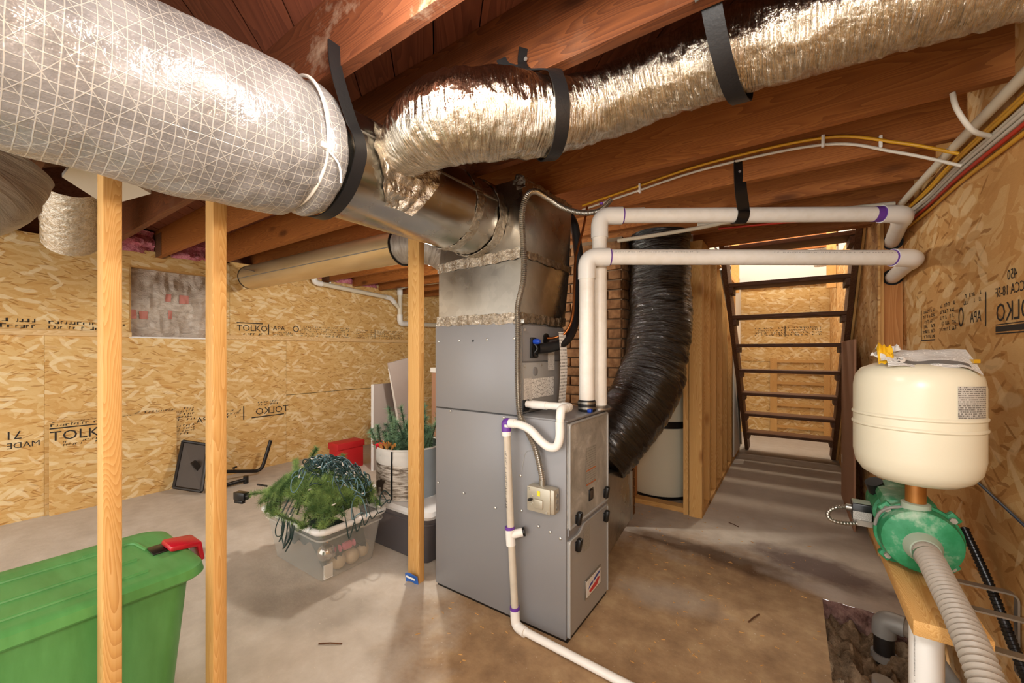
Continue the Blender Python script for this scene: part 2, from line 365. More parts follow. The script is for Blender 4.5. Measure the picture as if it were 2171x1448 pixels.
plain('gold_leaf', '#c08a45', .4, .3); plain('ornament_silver', '#c9c4bd', .12, 1.0); plain('ornament_cream', '#c9b79b', .35); plain('pink_wrap', '#d46d86', .35)
plain('blue_plastic', '#1746b8', .3); plain('blue_label', '#2c62b5', .45); plain('orange_print', '#b56a3c', .6); plain('logo_red', '#cf2a2e', .4); plain('logo_blue', '#2b3f93', .4); plain('yellow_sticker', '#e8dc2c', .6)
t = NT('insulation', .95, 0, .05); n = t.noise(t.obj(), 20, 5, .7); t.color(t.ramp(n, [(.3, '#d0627a'), (.7, '#f7aebb')])); t.bump(n, 1, .04)
t = NT('vapor_film', .35, 0, .5); n = t.noise(t.map(t.obj(), (1, 1, 2)), 9, 5, .65, .8); t.color(t.ramp(n, [(.3, '#ab9a8a'), (.55, '#c8baab'), (.75, '#e2d9ce')])); t.bump(n, 1, .03)
plain('red_ink', '#bf7a6c', .6)
t = NT('brick', .9, 0, .1); n = t.noise(t.add(t.obj(), t.comb(t.math('MULTIPLY', t.rand(), 9.0), 0.0, 0.0)), 25, 4); c = t.ramp(n, [(.3, '#6b4a30'), (.7, '#9a7350')]); t.color(t.mix(t.math('MULTIPLY', t.rand(), .35), c, '#4b3423')); t.bump(n, .5, .006)
plain('mortar', '#7b644c', .95, 0, .3, bs=30)
t = NT('clear_bin', .35, 0, .4); t.color('#e6e4df'); tr = t.N('BsdfTransparent'); tr.inputs[0].default_value = (.93, .93, .91, 1); ms = t.N('MixShader'); ms.inputs[0].default_value = .26
t.l.new(tr.outputs[0], ms.inputs[1]); t.l.new(t.b.outputs[0], ms.inputs[2]); t.l.new(ms.outputs[0], t.n['Material Output'].inputs[0])
t = NT('smoke_bin', .3, 0, .5); t.color('#6f6a6d'); tr = t.N('BsdfTransparent'); tr.inputs[0].default_value = (.55, .53, .55, 1); ms = t.N('MixShader'); ms.inputs[0].default_value = .6
t.l.new(tr.outputs[0], ms.inputs[1]); t.l.new(t.b.outputs[0], ms.inputs[2]); t.l.new(ms.outputs[0], t.n['Material Output'].inputs[0])
plain('bin_rim', '#e9e8e6', .3)
t = NT('needle', .6, 0, .2); t.color(t.mix(t.ramp(t.noise(t.obj(), 14, 2), [(.35, 0.0), (.65, 1.0)]), '#4a6a3a', '#9ab56c'))
t = NT('needle_dark', .6, 0, .2); t.color(t.mix(t.ramp(t.noise(t.obj(), 18, 2), [(.35, 0.0), (.65, 1.0)]), '#31503c', '#86a883'))
plain('light_wire', '#1f3a38', .4); plain('light_wire_pale', '#5f8088', .35)
plain('garland_core', '#2c3a22', .9); plain('dark_fill', '#2a3b36', .8)
t = NT('bark_print', .75, 0, .1); n = t.noise(t.map(t.obj(), (1.2, 1.2, 9)), 6, 6, .7, .5); t.color(t.ramp(n, [(.36, '#3b2e25'), (.46, '#8f8375'), (.58, '#d6cec3')]))
plain('bag_cloth', '#d8d3cb', .85, 0, .1, bs=30); plain('bag_grey', '#9aa4aa', .8, 0, .15, bs=14); plain('moose_print', '#33251b', .8)
def label_mat(name, bgc='#e9e7e2', ink='#77736d', rows=14, dens=.45, ax=('y', 'z')):
    t = NT(name, .5); p = t.sep(t.uv()); row = t.math('MULTIPLY', p[1], float(rows))
    ln = t.math('LESS_THAN', t.math('ABSOLUTE', t.math('SUBTRACT', t.math('FRACT', row), .5)), .26)
    wd = t.N('TexNoise', noise_dimensions='2D'); wd.inputs['Scale'].default_value = 1; wd.inputs['Detail'].default_value = 2
    t.l.new(t.comb(t.math('MULTIPLY', p[0], 34.0), t.math('MULTIPLY', t.math('FLOOR', row), 7.3)), wd.inputs['Vector'])
    k = t.math('MULTIPLY', ln, t.math('GREATER_THAN', wd.outputs[0], dens))
    t.color(t.mix(k, bgc, ink))
label_mat('label_white', '#efede8', '#8f8b85', 14, .52); label_mat('label_dense', '#e6e4df', '#8a8680', 22, .5); label_mat('label_grey', '#bdb9b0', '#6a6660', 16, .45); label_mat('label_tag', '#f2f1ed', '#86827d', 22, .5)
label_mat('label_metal', '#a6a49c', '#84827b', 16, .5)
label_mat('sheet_print', '#f2f0ea', '#b9b6b2', 24, .35)

# ------------------------------------------------------------------ text / stamp helpers
def text_mb(s, size, fn, mirror=False, flip=False, squash=1.0):
    cu = bpy.data.curves.new('lettering', 'FONT'); cu.body = s; cu.size = size; cu.resolution_u = 2
    ob = bpy.data.objects.new('lettering', cu); C.objects.link(ob); dg = bpy.context.evaluated_depsgraph_get()
    me = bpy.data.meshes.new_from_object(ob.evaluated_get(dg)); bpy.data.objects.remove(ob); bpy.data.curves.remove(cu)
    mb = MB()
    if not me.vertices: return mb
    xs = [v.co.x for v in me.vertices]; wd = max(xs)
    vs = [fn((wd - v.co.x if mirror else v.co.x)*squash, (size*.7 - v.co.y) if flip else v.co.y) for v in me.vertices]
    mb.add(vs, [tuple(p.vertices) for p in me.polygons]); bpy.data.meshes.remove(me); return mb
def marks(mb, fn, w_, h_, rows, seed=0, gap=.35):
    """rows of small illegible print ticks"""
    rg = random.Random(seed); rh = h_/rows
    for r in range(rows):
        x = 0
        while x < w_:
            l = rg.uniform(.25, .7)*rh
            if rg.random() > .16:
                y0 = r*rh + rh*.15; y1 = y0 + rh*rg.uniform(.45, .65)
                if rg.random() < .5:
                    mb.add([fn(x, y0), fn(x+l*.35, y0), fn(x+l*.35, y1), fn(x, y1)], [(0,1,2,3)])
                    mb.add([fn(x, y1-rh*.13), fn(x+l, y1-rh*.13), fn(x+l, y1), fn(x, y1)], [(0,1,2,3)])
                else:
                    mb.add([fn(x, y0), fn(x+l, y0), fn(x+l, y0+rh*.13), fn(x, y0+rh*.13)], [(0,1,2,3)])
                    mb.add([fn(x+l*.6, y0), fn(x+l, y0), fn(x+l, y1), fn(x+l*.6, y1)], [(0,1,2,3)])
            x += l + rg.uniform(.1, .3)*rh + (rh*.7 if rg.random() < gap*.4 else 0)
def bar(mb, fn, x0, x1, y0, y1): mb.add([fn(x0, y0), fn(x1, y0), fn(x1, y1), fn(x0, y1)], [(0,1,2,3)])
def quad(mb, a, b, c, d):
    k = len(mb.f); mb.add([a, b, c, d], [(0,1,2,3)]); mb.uv[k] = [(0,0),(1,0),(1,1),(0,1)]; return mb

HJ = 2.08
# ================================================================== SETTING
# floor: slab with a broken-out pit beside the right wall
fl = MB(); TH = .13
hx0, hy0, hy1 = .122, .9, 2.575
fl.box(-5.0, hx0, -2.0, 7.6, -TH, 0)
fl.box(hx0, 1.0, -2.0, hy0, -TH, 0)
nx = 26
def jag(x): return hy1 + .022*noise.noise(V((x*14, 1.3, 0))) + .012*noise.noise(V((x*45, 4, 0)))
xs = [hx0 + (1.0-hx0)*i/nx for i in range(nx+1)]
b = fl.add([(x, jag(x), 0) for x in xs] + [(x, 7.6, 0) for x in xs], [(i, i+1, nx+2+i, nx+1+i) for i in range(nx)])
floor = part('floor', fl, 'concrete', None, (0, 0, 0), kind='structure', smooth=False)
be = MB()
be.grid(60, 8, lambda u, v: V((hx0 + u*.88, jag(hx0+u*.88) + .005 - (.02+.05*noise.noise(V((u*22, v*3, 9))))*sin(v*pi) - .03*v, -.002 - v*.15)))
part('broken_slab_edge', be, 'broken_edge', floor)
pit = MB()
pit.grid(60, 90, lambda u, v: V((hx0-.03 + u*.45, .8 + v*1.85, -.13 + .08*noise.noise(V((u*3, v*6, 0))) + .06*noise.noise(V((u*9, v*24, 3))) + .025*noise.noise(V((u*24, v*70, 8))) + .10*max(0, v-.75)/.25*.6 - .02)))
single('dirt_pit', pit, 'dirt', 'dark broken dirt and rubble in the pit cut through the floor slab', 'dirt', (.35, 1.8, -.2)); bpy.data.objects['dirt_pit']['kind'] = 'stuff'

# left wall: OSB sheets over two rows, furring strip, framed opening with vapour film
wl = thing('wall_left', None, None, (-4.66, 1.5, 0), kind='structure')
def lw(y0, y1, z0, z1, x=-4.66, th=.011): return bx(x-th, x, y0, y1, z0, z1)
g_ = .0022
p1 = MB(); p1.box(-4.671, -4.66, -2, .999, 1.405, 2.13); p1.box(-4.671, -4.66, .999, 1.74-g_, 1.972, 2.13); p1.box(-4.671, -4.66, 1.57, 1.74-g_, 1.405, 1.972)
osb_tl = part('osb_panel', p1, 'osb_yz', wl, smooth=False)
osb_tr = part('osb_panel', lw(1.74, 3.95, 1.405, 2.15), 'osb_yz', wl, (-4.66, 2.8, 1.4), smooth=False)
part('osb_panel', lw(3.955, 7.2, 1.405, 2.15), 'osb_yz', wl, (-4.66, 5, 1.4), smooth=False)
osb_bl = part('osb_panel', lw(-2, .51-g_, 0, 1.37), 'osb_yz', wl, (-4.66, -.5, 0), smooth=False)
osb_bm = part('osb_panel', lw(.51, 2.294-g_, 0, 1.37), 'osb_yz', wl, (-4.66, 1.4, 0), smooth=False)
part('osb_panel', lw(2.294, 4.7, 0, .752), 'osb_yz', wl, (-4.66, 3.4, 0), smooth=False)
part('osb_panel', lw(2.294, 4.7, .758, 1.37), 'osb_yz', wl, (-4.66, 3.4, .76), smooth=False)
part('osb_panel', lw(4.705, 7.2, 0, 1.37), 'osb_yz', wl, (-4.66, 6, 0), smooth=False)
part('furring_strip', bx(-4.66, -4.638, -2, .999, 1.368, 1.408), 'furring_y', wl)
part('furring_strip', bx(-4.66, -4.638, 1.57, 7.2, 1.368, 1.408), 'furring_y', wl)
part('wall_backing', bx(-4.85, -4.76, -2, 7.2, 0, 2.4), 'fir_y', wl)
part('joint_shade_block', bx(-4.76, -4.672, -2, .99, 0, 2.13), 'matte_black', wl); part('joint_shade_block', bx(-4.76, -4.672, 1.58, 7.2, 0, 2.13), 'matte_black', wl)  # black boxes behind the sheets stand in for shade in the joints
# prints on the sheets
fnU = lambda y0, z0: (lambda a, b_: V((-4.6588, y0+a, z0+b_)))
mb = text_mb('TOLKO', .088, fnU(1.80, 1.458)); bar(mb, fnU(0, 0), 1.80, 2.05, 1.535, 1.545); marks(mb, fnU(1.86, 1.41), .18, .035, 1, 3)
bar(mb, fnU(0, 0), 2.10, 2.112, 1.425, 1.54); q = text_mb('APA', .07, fnU(2.15, 1.475)); mb.add(q.v, q.f); marks(mb, fnU(2.14, 1.42), .22, .045, 2, 4)
mb.add([fnU(2.40, 1.50)(.035*cos(a*pi/8), .035*sin(a*pi/8)) for a in range(16)] + [fnU(2.40, 1.50)(.026*cos(a*pi/8), .026*sin(a*pi/8)) for a in range(16)], [(i, (i+1) % 16, 16+(i+1) % 16, 16+i) for i in range(16)])
marks(mb, fnU(2.45, 1.415), .62, .13, 5, 5); marks(mb, fnU(3.18, 1.415), .26, .12, 5, 6); bar(mb, fnU(0, 0), 3.46, 3.468, 1.415, 1.54); marks(mb, fnU(3.5, 1.415), .42, .12, 5, 7)
part('stamp_print', mb, 'print_black', osb_tr, smooth=False)
mb = MB(); marks(mb, fnU(.02, 1.415), .45, .085, 2, 11); marks(mb, fnU(.53, 1.415), .43, .075, 2, 12)
part('stamp_print', mb, 'print_black', osb_tl, smooth=False)
mb = text_mb('TOLKO', .10, fnU(1.98, .575), mirror=True); bar(mb, fnU(0, 0), 1.94, 2.27, .545, .556); marks(mb, fnU(2.0, .665), .2, .055, 2, 13)
bar(mb, fnU(0, 0), 1.86, 1.87, .54, .68); marks(mb, fnU(1.63, .575), .2, .09, 3, 14); q = text_mb('APA', .08, fnU(1.46, .56), mirror=True); mb.add(q.v, q.f)
marks(mb, fnU(1.02, .60), .42, .13, 5, 15); q = text_mb('APA', .09, fnU(.98, .49), flip=True); mb.add(q.v, q.f); marks(mb, fnU(1.2, .47), .25, .10, 4, 16); marks(mb, fnU(.55, .60), .45, .11, 4, 17)
part('stamp_print', mb, 'print_black', osb_bm, smooth=False)
mb = text_mb('GF', .10, fnU(.16, .60), mirror=True); q = text_mb('71', .085, fnU(.335, .605), mirror=True, flip=True); mb.add(q.v, q.f)
q = text_mb('MADE', .06, fnU(.33, .54), mirror=True); mb.add(q.v, q.f); q = text_mb('IN', .06, fnU(.20, .53), mirror=True); mb.add(q.v, q.f)
part('stamp_print', mb, 'print_black', osb_bl, smooth=False)
# the framed opening covered with film
win = thing('window_1', None, None, (-4.66, 1.28, 1.37), kind='structure')
f = MB()
f.grid(40, 40, lambda u, v: V((-4.705 + .03*noise.noise(V((u*5, v*5, 2))) + .018*noise.noise(V((u*16, v*9, 7))), 1.0+u*.568, 1.375+v*.595)))
wf = part('vapor_film', f, 'vapor_film', win)
for y0, y1, z0, z1 in ((1.0, 1.04, 1.53, 1.61), (1.06, 1.12, 1.53, 1.6), (1.24, 1.28, 1.70, 1.77), (1.34, 1.41, 1.69, 1.77), (1.26, 1.29, 1.54, 1.62)):
    q = MB(); q.grid(8, 8, lambda u, v: V((-4.698 + .03*noise.noise(V(((y0-1+u*(y1-y0))/.568*5, (z0-1.375+v*(z1-z0))/.595*5, 2))) + .018*noise.noise(V(((y0-1+u*(y1-y0))/.568*16, (z0-1.375+v*(z1-z0))/.595*9, 7))), y0+u*(y1-y0), z0+v*(z1-z0))))
    part('red_print', q, 'red_ink', wf)
part('reveal', bx(-4.76, -4.66, .985, .999, 1.37, 1.972), 'pine_z', win); part('reveal', bx(-4.76, -4.66, 1.57, 1.584, 1.37, 1.972), 'pine_z', win)
part('sill', bx(-4.76, -4.652, .985, 1.584, 1.362, 1.374), 'bin_rim', win); part('head', bx(-4.76, -4.66, .985, 1.584, 1.972, 1.985), 'pine_y', win)
part('backing', bx(-4.79, -4.762, .9, 1.7, 1.3, 2.05), 'cardboard_grey', win)

# back wall beyond the stairs
wb = thing('wall_back', None, None, (0, 7.2, 0), kind='structure')
for i, (x0, x1, z0, z1) in enumerate(((-4.7, -2.3, 0, 2.25), (-2.296, .2, 0, 1.09), (-2.296, .2, 1.094, 2.25), (.204, 1.0, 0, 1.09), (.204, 1.0, 1.094, 2.25))):
    pp = part('osb_panel', bx(x0, x1, 7.2, 7.212, z0, z1), 'osb_xz', wb, ((x0+x1)/2, 7.2, z0), smooth=False)
    if i == 2: obk = pp
part('white_sheathing', bx(-.9, 1.0, 7.19, 7.21, 2.26, 4.2), 'white_paint', wb); part('backing', bx(-4.8, 1.1, 7.22, 7.3, 0, 2.6), 'fir_x', wb)
part('band_board', bx(-.9, 1.0, 7.16, 7.2, 2.2, 2.28), 'fir_orange_x', wb)
fnB = lambda a, b_: V((.33-a, 7.1985, 1.47+b_))
mb = MB(); marks(mb, fnB, .8, .14, 4, 21); bar(mb, fnB, .42, .43, -.01, .15)
part('stamp_print', mb, 'print_black', obk, smooth=False)
# ladder-like frame of light battens on the back wall
lf = thing('batten_frame', 'ladder-like frame of pale wooden battens on the back wall behind the stairs', 'wooden frame', (.1, 7.16, 0))
for x in (-.235, .40): part('upright', bx(x-.045, x+.045, 7.165, 7.188, .04, 1.14), 'pine_z', lf)
for z in (1.10, .93, .78, .60, .46, .28, .14): part('rail', bx(-.19, .355, 7.168, 7.186, z-.02, z+.02), 'pine_x', lf)

# right wall
wr = thing('wall_right', None, None, (.55, 1.5, 0), kind='structure')
pr = part('osb_panel', bx(.55, .562, -1.5, 3.37, -.4, 2.3), 'osb_near', wr, (.55, 1.0, 0), smooth=False)
part('end_stud', bx(.458, .548, 3.37, 3.408, 0, 2.3), 'stud_orange_z', wr)
part('osb_panel', bx(.425, .437, 3.30, 7.2, 0, 2.3), 'osb_near', wr, (.43, 4.5, 0), smooth=False)
part('osb_edge_strip', bx(.437, .457, 3.33, 3.37, 0, 2.3), 'pine_z', wr)
part('backing', bx(.563, .66, -1.5, 7.2, -.4, 2.3), 'fir_y', wr)
part('upper_wall', bx(.44, .5, 3.4, 7.2, 2.3, 4.2), 'drywall', wr)
fnR = lambda y0, z0: (lambda a, b_: V((.5488, y0-a, z0+b_)))
mb = text_mb('TOLKO', .088, fnR(1.99, 1.345), mirror=True); mb = MB()
q = text_mb('TOLKO', .085, lambda a, b_: V((.5488, 1.70+a, 1.345+b_)), squash=1.05); mb.add(q.v, q.f)
bar(mb, lambda a, b_: V((.5488, a, b_)), 1.66, 2.005, 1.312, 1.330); bar(mb, lambda a, b_: V((.5488, a, b_)), 1.66, 2.005, 1.304, 1.308); bar(mb, lambda a, b_: V((.5488, a, b_)), 1.66, 2.005, 1.334, 1.337)
fq = lambda y0, z0: (lambda a, b_: V((.5488, y0+a, z0+b_)))
for s_, sz, y0, z0 in (('450', .045, 1.85, 1.47), ('CCA 18-SF', .045, 1.80, 1.425), ('APA', .06, 2.13, 1.355), ('III', .05, 1.77, 1.485)):
    q = text_mb(s_, sz, fq(y0, z0), mirror=False); mb.add(q.v, q.f)
bar(mb, fq(0, 0), 2.085, 2.095, 1.335, 1.455); marks(mb, fq(2.13, 1.425), .2, .05, 2, 32)
mb.add([fq(2.34, 1.385)(.03*cos(a*pi/8), .04*sin(a*pi/8)) for a in range(16)] + [fq(2.34, 1.385)(.02*cos(a*pi/8), .03*sin(a*pi/8)) for a in range(16)], [(i, (i+1) % 16, 16+(i+1) % 16, 16+i) for i in range(16)])
marks(mb, fq(2.40, 1.335), .22, .13, 5, 33); marks(mb, fq(2.70, 1.31), .2, .15, 6, 34); bar(mb, fq(0, 0), 2.94, 2.946, 1.30, 1.46); bar(mb, fq(0, 0), 2.7, 2.94, 1.30, 1.306)
part('stamp_print', mb, 'print_black', pr, smooth=False)
mb = MB(); marks(mb, lambda a, b_: V((.4238, 3.34+b_*.5, 1.2+a)), .9, .05, 1, 35)

# ceiling: two lapped runs of joists, diagonal subfloor boards
ce = thing('ceiling', None, None, (-2, 1.5, HJ), kind='structure')
JR = [-.5, -.09, .31, .725, 1.075, 1.495, 1.905, 2.32, 2.73, 3.14, 3.55]
for i, y in enumerate(JR):
    mt = 'fir_old_x' if i == 3 else ('fir_x' if i < 6 else 'fir_orange_x')
    x1 = .55
    part('joist', bx(-2.05, x1, y-.038, y, HJ, HJ+.235), mt, ce, (-.75, y, HJ), smooth=False)
JL = [-.42, -.08, .30, .845, 1.20, 1.605, 2.0, 2.39, 2.75, 3.16, 3.56, 3.97, 4.38, 4.79, 5.2, 5.6]
for y in JL: part('joist', bx(-4.76, -1.75 if y < 3.5 else -.72, y-.038, y, HJ, HJ+.235), 'fir_x' if y < 1 else 'fir_orange_x', ce, (-3.2, y, HJ), smooth=False)
part('joist', bx(-2.05, .55, 3.56, 3.598, HJ, HJ+.235), 'fir_orange_x', ce, (-.7, 3.55, HJ))
def boards(x0, x1, y0, y1, wd=.15):
    # boards run along (-1, 1); c = x + y is constant along each one
    ca = x0 + y0; cb = x1 + y1; st = wd*sqrt(2); c0 = ca
    k = 0
    while c0 < cb:
        c1 = c0 + st - .006
        def clip(poly):
            for (nx_, ny_, d_) in ((1,0,x0),(-1,0,-x1),(0,1,y0),(0,-1,-y1)):
                out = []
                for a, b_ in zip(poly, poly[1:]+poly[:1]):
                    da = nx_*a[0]+ny_*a[1]-d_; db = nx_*b_[0]+ny_*b_[1]-d_
                    if da >= 0: out.append(a)
                    if (da >= 0) != (db >= 0):
                        t_ = da/(da-db); out.append((a[0]+(b_[0]-a[0])*t_, a[1]+(b_[1]-a[1])*t_))
                poly = out
                if not poly: return []
            return poly
        B = 20
        poly = clip([(c0/2+B, c0/2-B), (c1/2+B, c1/2-B), (c1/2-B, c1/2+B), (c0/2-B, c0/2+B)])
        if len(poly) >= 3:
            cxm = sum(p[0] for p in poly)/len(poly); cym = sum(p[1] for p in poly)/len(poly)
            dz = random.uniform(0, .004)
            R = Matrix.Rotation(radians(135), 3, 'Z').inverted()
            q = MB(); q.prism(poly, lambda a, b_, h: V((a, b_, h)), HJ+.235+dz, HJ+.26)
            o_ = part('subfloor_board', q, 'floorboard', ce, (cxm, cym, HJ+.235), smooth=False)
            # grain along the board: rotate object frame
            Rm = Matrix.Rotation(radians(135), 4, 'Z'); o_.data.transform(Rm.inverted()); o_.rotation_euler = (0, 0, radians(135))
        c0 += st; k += 1
boards(-4.76, .6, -1.2, 3.6); boards(-4.76, -.68, 3.6, 7.2, .2)
part('upper_slab', bx(-4.9, .66, -1.3, 3.6, HJ+.262, HJ+.29), 'matte_black', ce); part('upper_slab', bx(-4.9, -.68, 3.6, 7.3, HJ+.262, HJ+.29), 'matte_black', ce)
# bearing pieces: rim board and pink batts on the left wall
part('rim_board', bx(-4.8, -4.76, -2, 7.2, 2.13, HJ+.26), 'fir_y', ce)
for i, (y0, y1) in enumerate(((.40, .80), (.855, 1.155), (1.215, 1.56), (1.62, 1.955), (2.01, 2.345), (2.4, 2.705), (2.76, 3.12), (3.17, 3.52))):
    q = MB(); h0 = 2.10; h1 = 2.30
    bm_ = lambda u, v: V((-4.62 + .06*noise.noise(V((u*3, v*3, i))) + .03*noise.noise(V((u*9, v*9, i))) - .1*abs(u-.5), y0 + u*(y1-y0), h0 + v*(h1-h0)))
    q.grid(14, 10, bm_)
    if i in (1, 2, 4, 5, 6, 7): single('insulation_batt', q, 'insulation', ['', 'pink insulation tuft above the film-covered opening, beside the left post', 'pink insulation tuft in the joist bay right of the film-covered opening', '', 'pink insulation tuft above the tan duct near the white drain pipe', 'pink insulation tuft just right of the white drain elbow', 'small pink insulation tuft above the long white drain pipe', 'pink insulation tuft beside the drain riser'][i], 'insulation', (-4.66, (y0+y1)/2, 2.1), 'pink batts along the rim')
# blocks between joists at the wall
for y in (1.18, 1.585, 2.37, 2.73): part('end_block', bx(-4.75, -4.5, y-.02, y+.04, HJ, HJ+.2), 'tread_x', ce)

# stairwell above
sw = thing('trim_1', None, None, (0, 6.2, 2.5), kind='structure')
part('stair_header', bx(-.9, .44, 6.15, 6.19, 2.50, 2.74), 'fir_orange_x', sw); part('stair_header', bx(-.9, .44, 6.24, 6.28, 2.72, 2.95), 'fir_orange_x', sw)
part('well_wall', bx(-.74, -.70, 3.6, 7.2, HJ+.29, 4.2), 'drywall', sw)
part('corner_post', bx(-.66, -.57, 5.95, 6.0, 2.0, 3.0), 'pine_z', sw); part('corner_post', bx(.33, .42, 6.1, 6.15, 2.0, 3.0), 'pine_z', sw)

# partition of studs beside the stairs
pw = thing('wall_partition', None, None, (-.6, 3.3, 0), kind='structure')
part('bottom_plate', bx(-.645, -.556, 3.36, 5.9, 0, .038), 'pine_y', pw); part('bottom_plate', bx(-1.9, -.69, 3.33, 3.42, 0, .038), 'pine_x', pw); part('top_plate', bx(-.645, -.556, 3.3, 5.9, HJ-.04, HJ), 'pine_y', pw)
for y in (3.285, 3.33, 3.62, 3.95, 4.3, 4.66, 5.05, 5.4): part('stud', bx(-.645, -.556, y, y+.038, 0, HJ-.04), 'pine_z', pw, (-.6, y, 0))
part('stud', bx(-.69, -.652, 3.30, 3.39, 0, HJ-.04), 'pine_z', pw, (-.67, 3.35, 0)); part('stud', bx(-1.12, -1.08, 3.33, 3.42, .038, HJ-.04), 'stud_orange_z', pw, (-1.1, 3.37, 0))
part('drywall_sheet', bx(-.56, -.545, 5.2, 5.85, .05, 1.6), 'drywall', pw); part('drywall_sheet', bx(-.70, -.66, 3.46, 7.2, 0, 2.3), 'drywall', pw)

# brick chimney behind the furnace
ch = thing('brick_chimney', 'old brown brick chimney behind the white vent pipes', 'chimney', (-1.22, 3.0, 0))
part('mortar_core', bx(-1.50, -1.005, 2.835, 3.10, 0, HJ-.01), 'mortar', ch)
bmeshes = {}
for key, h_ in (('full', (.0965, .012, .0305)), ('half', (.0465, .012, .0305)), ('side', (.012, .128, .0305))):
    q = MB(); q.obox((0, 0, 0), h_, None, .004); bmeshes[key] = q.mesh('brick'); bmeshes[key].materials.append(M['brick'])
for r in range(29):
    z = .035 + r*.0705; x = -1.505
    for key in (('full', 'full', 'half') if r % 2 else ('half', 'full', 'full')):
        w_ = .2 if key == 'full' else .1
        o_ = bpy.data.objects.new('brick', bmeshes[key]); C.objects.link(o_); o_.parent = ch; o_.location = V((x+w_/2, 2.829+random.uniform(-.003, .003), z)) - V(ch.location); x += w_
    o_ = bpy.data.objects.new('brick', bmeshes['side']); C.objects.link(o_); o_.parent = ch; o_.location = V((-1.006+random.uniform(-.002, .002), 2.965, z)) - V(ch.location)

#==PART3==
# ================================================================== FURNACE
FX0, FX1, FY0, FY1, FZ, CX, CZ = -1.573, -.79, 1.553, 2.005, .95, -1.045, 1.386
fu = thing('furnace', 'tall grey upright gas furnace with coil cabinet on top in the middle of the room', 'furnace', ((FX0+FX1)/2, (FY0+FY1)/2, 0))
cab = part('cabinet', bx(FX0, FX1-.006, FY0, FY1, .012, FZ-.003, b=.004), 'furnace_paint', fu)
part('base_gasket', bx(FX0+.01, FX1-.002, FY0+.006, FY1-.006, 0, .013), 'black_plastic', fu)
part('seam_line', bx(FX0+.004, CX-.004, FY0+.002, FY1-.002, FZ-.003, FZ+.003), 'black_plastic', fu)
q = MB(); q.box(CX+.004, FX1+.004, FY0-.003, FY1+.004, FZ-.006, FZ+.004, b=.003); part('top_flange', q, 'furnace_paint', fu)
coil = part('coil_cabinet', bx(FX0, CX, FY0-.002, FY1, FZ+.003, CZ, b=.004), 'furnace_paint', fu)
part('corner_post', bx(CX-.002, CX+.004, FY0, FY0+.03, FZ, CZ), 'panel_paint', coil)
part('coil_front_panel', bx(CX, CX+.008, FY0+.035, FY1-.01, 1.20, CZ-.012, b=.003), 'furnace_paint', coil)
part('coil_front_panel', bx(CX, CX+.006, FY0+.035, FY1-.01, FZ+.015, 1.194, b=.003), 'panel_paint', coil)
def sc(x, z, y=FY0-.003, par=cab):
    part('screw', MB().lathe([(.006, 0), (.006, -.003), (.003, -.005)], (x, y, z), 'y', 10), 'screw', par)
for x, z in ((-1.545, 1.30), (-1.40, 1.302), (-1.22, 1.305), (-1.06, 1.308)): sc(x, z, par=coil)
for x, z in ((-1.46, FZ-.012), (-1.12, FZ-.014), (-1.55, .55), (-1.37, .53), (-1.17, .50), (-1.02, .52), (-1.025, .68), (-.93, .47), (-.87, .46), (-.82, .445), (-1.0, .93)): sc(x, z)
part('knockout', MB().lathe([(.006, 0), (.006, -.001)], (-1.31, FY0-.003, 1.30), 'y', 10), 'black_plastic', coil)
# faint access-plate emboss on the side
q = MB(); q.tube(rnd([(-1.02, FY0-.001, .70), (-1.0, FY0-.001, .80), (-.93, FY0-.001, .80), (-.91, FY0-.001, .68)], .03), .0018, 6); part('access_plate_edge', q, 'panel_paint', cab)
# front doors (+X face)
def door(y0, y1, z0, z1, nm, mt, skew=0):
    q = MB(); fx = FX1-.006
    q.prism([(y0, z0), (y1, z0), (y1, z1), (y0+.14, z1), (y0+.10, z1-skew), (y0, z1-skew)], lambda a, b_, h: V((h, a, b_)), fx, fx+.010)
    return part(nm, q, mt, fu)
ud = door(FY0+.012, FY1-.006, .485, .935, 'upper_door', 'scuffed_panel')
q = MB(); q.tube(rnd([(FX1+.005, FY0+.014, .485), (FX1+.005, FY0+.014, .934), (FX1+.005, FY1-.008, .934), (FX1+.005, FY1-.008, .487), (FX1+.005, FY0+.014, .487)], .02), .006, 8); part('rolled_edge', q, 'panel_paint', ud)
ld = door(FY0+.012, FY1-.006, .02, .462, 'lower_door', 'panel_paint', .03)
q = MB(); q.tube(rnd([(FX1+.005, FY0+.014, .022), (FX1+.005, FY0+.014, .432), (FX1+.005, FY0+.11, .432), (FX1+.005, FY0+.15, .462), (FX1+.005, FY1-.008, .462), (FX1+.005, FY1-.008, .022)], .015), .005, 8); part('rolled_edge', q, 'panel_paint', ld)
part('channel', bx(FX1-.004, FX1+.002, FY0+.012, FY1-.008, .455, .49), 'furnace_paint', fu)
for i, (y, z) in enumerate(((FY0+.085, .512), (FY1-.045, .535), (FY0+.085, .395), (FY1-.045, .415))):
    q = MB(); q.obox((FX1+.016, y, z), (.012, .014, .030), Matrix.Rotation(.15, 3, 'Y'), .008); q.obox((FX1+.006, y, z-.004), (.004, .018, .02), None, .003)
    lt = part('door_latch', q, 'black_plastic', ud if i < 2 else ld)
part('sight_window', bx(FX1+.003, FX1+.008, 1.765, 1.815, .545, .60, b=.004), 'black_plastic', ud)
part('sight_glass', bx(FX1+.008, FX1+.0095, 1.774, 1.806, .555, .592, b=.002), 'tray_inside', ud)
q = MB(); quad(q, (FX1+.0055, 1.735, .62), (FX1+.0055, 1.845, .62), (FX1+.0055, 1.845, .80), (FX1+.0055, 1.735, .80)); part('rating_label', q, 'label_metal', ud)
for z in (.625, .69): part('label_stripe', bx(FX1+.0055, FX1+.0062, 1.735, 1.845, z, z+.006), 'orange_print', ud)
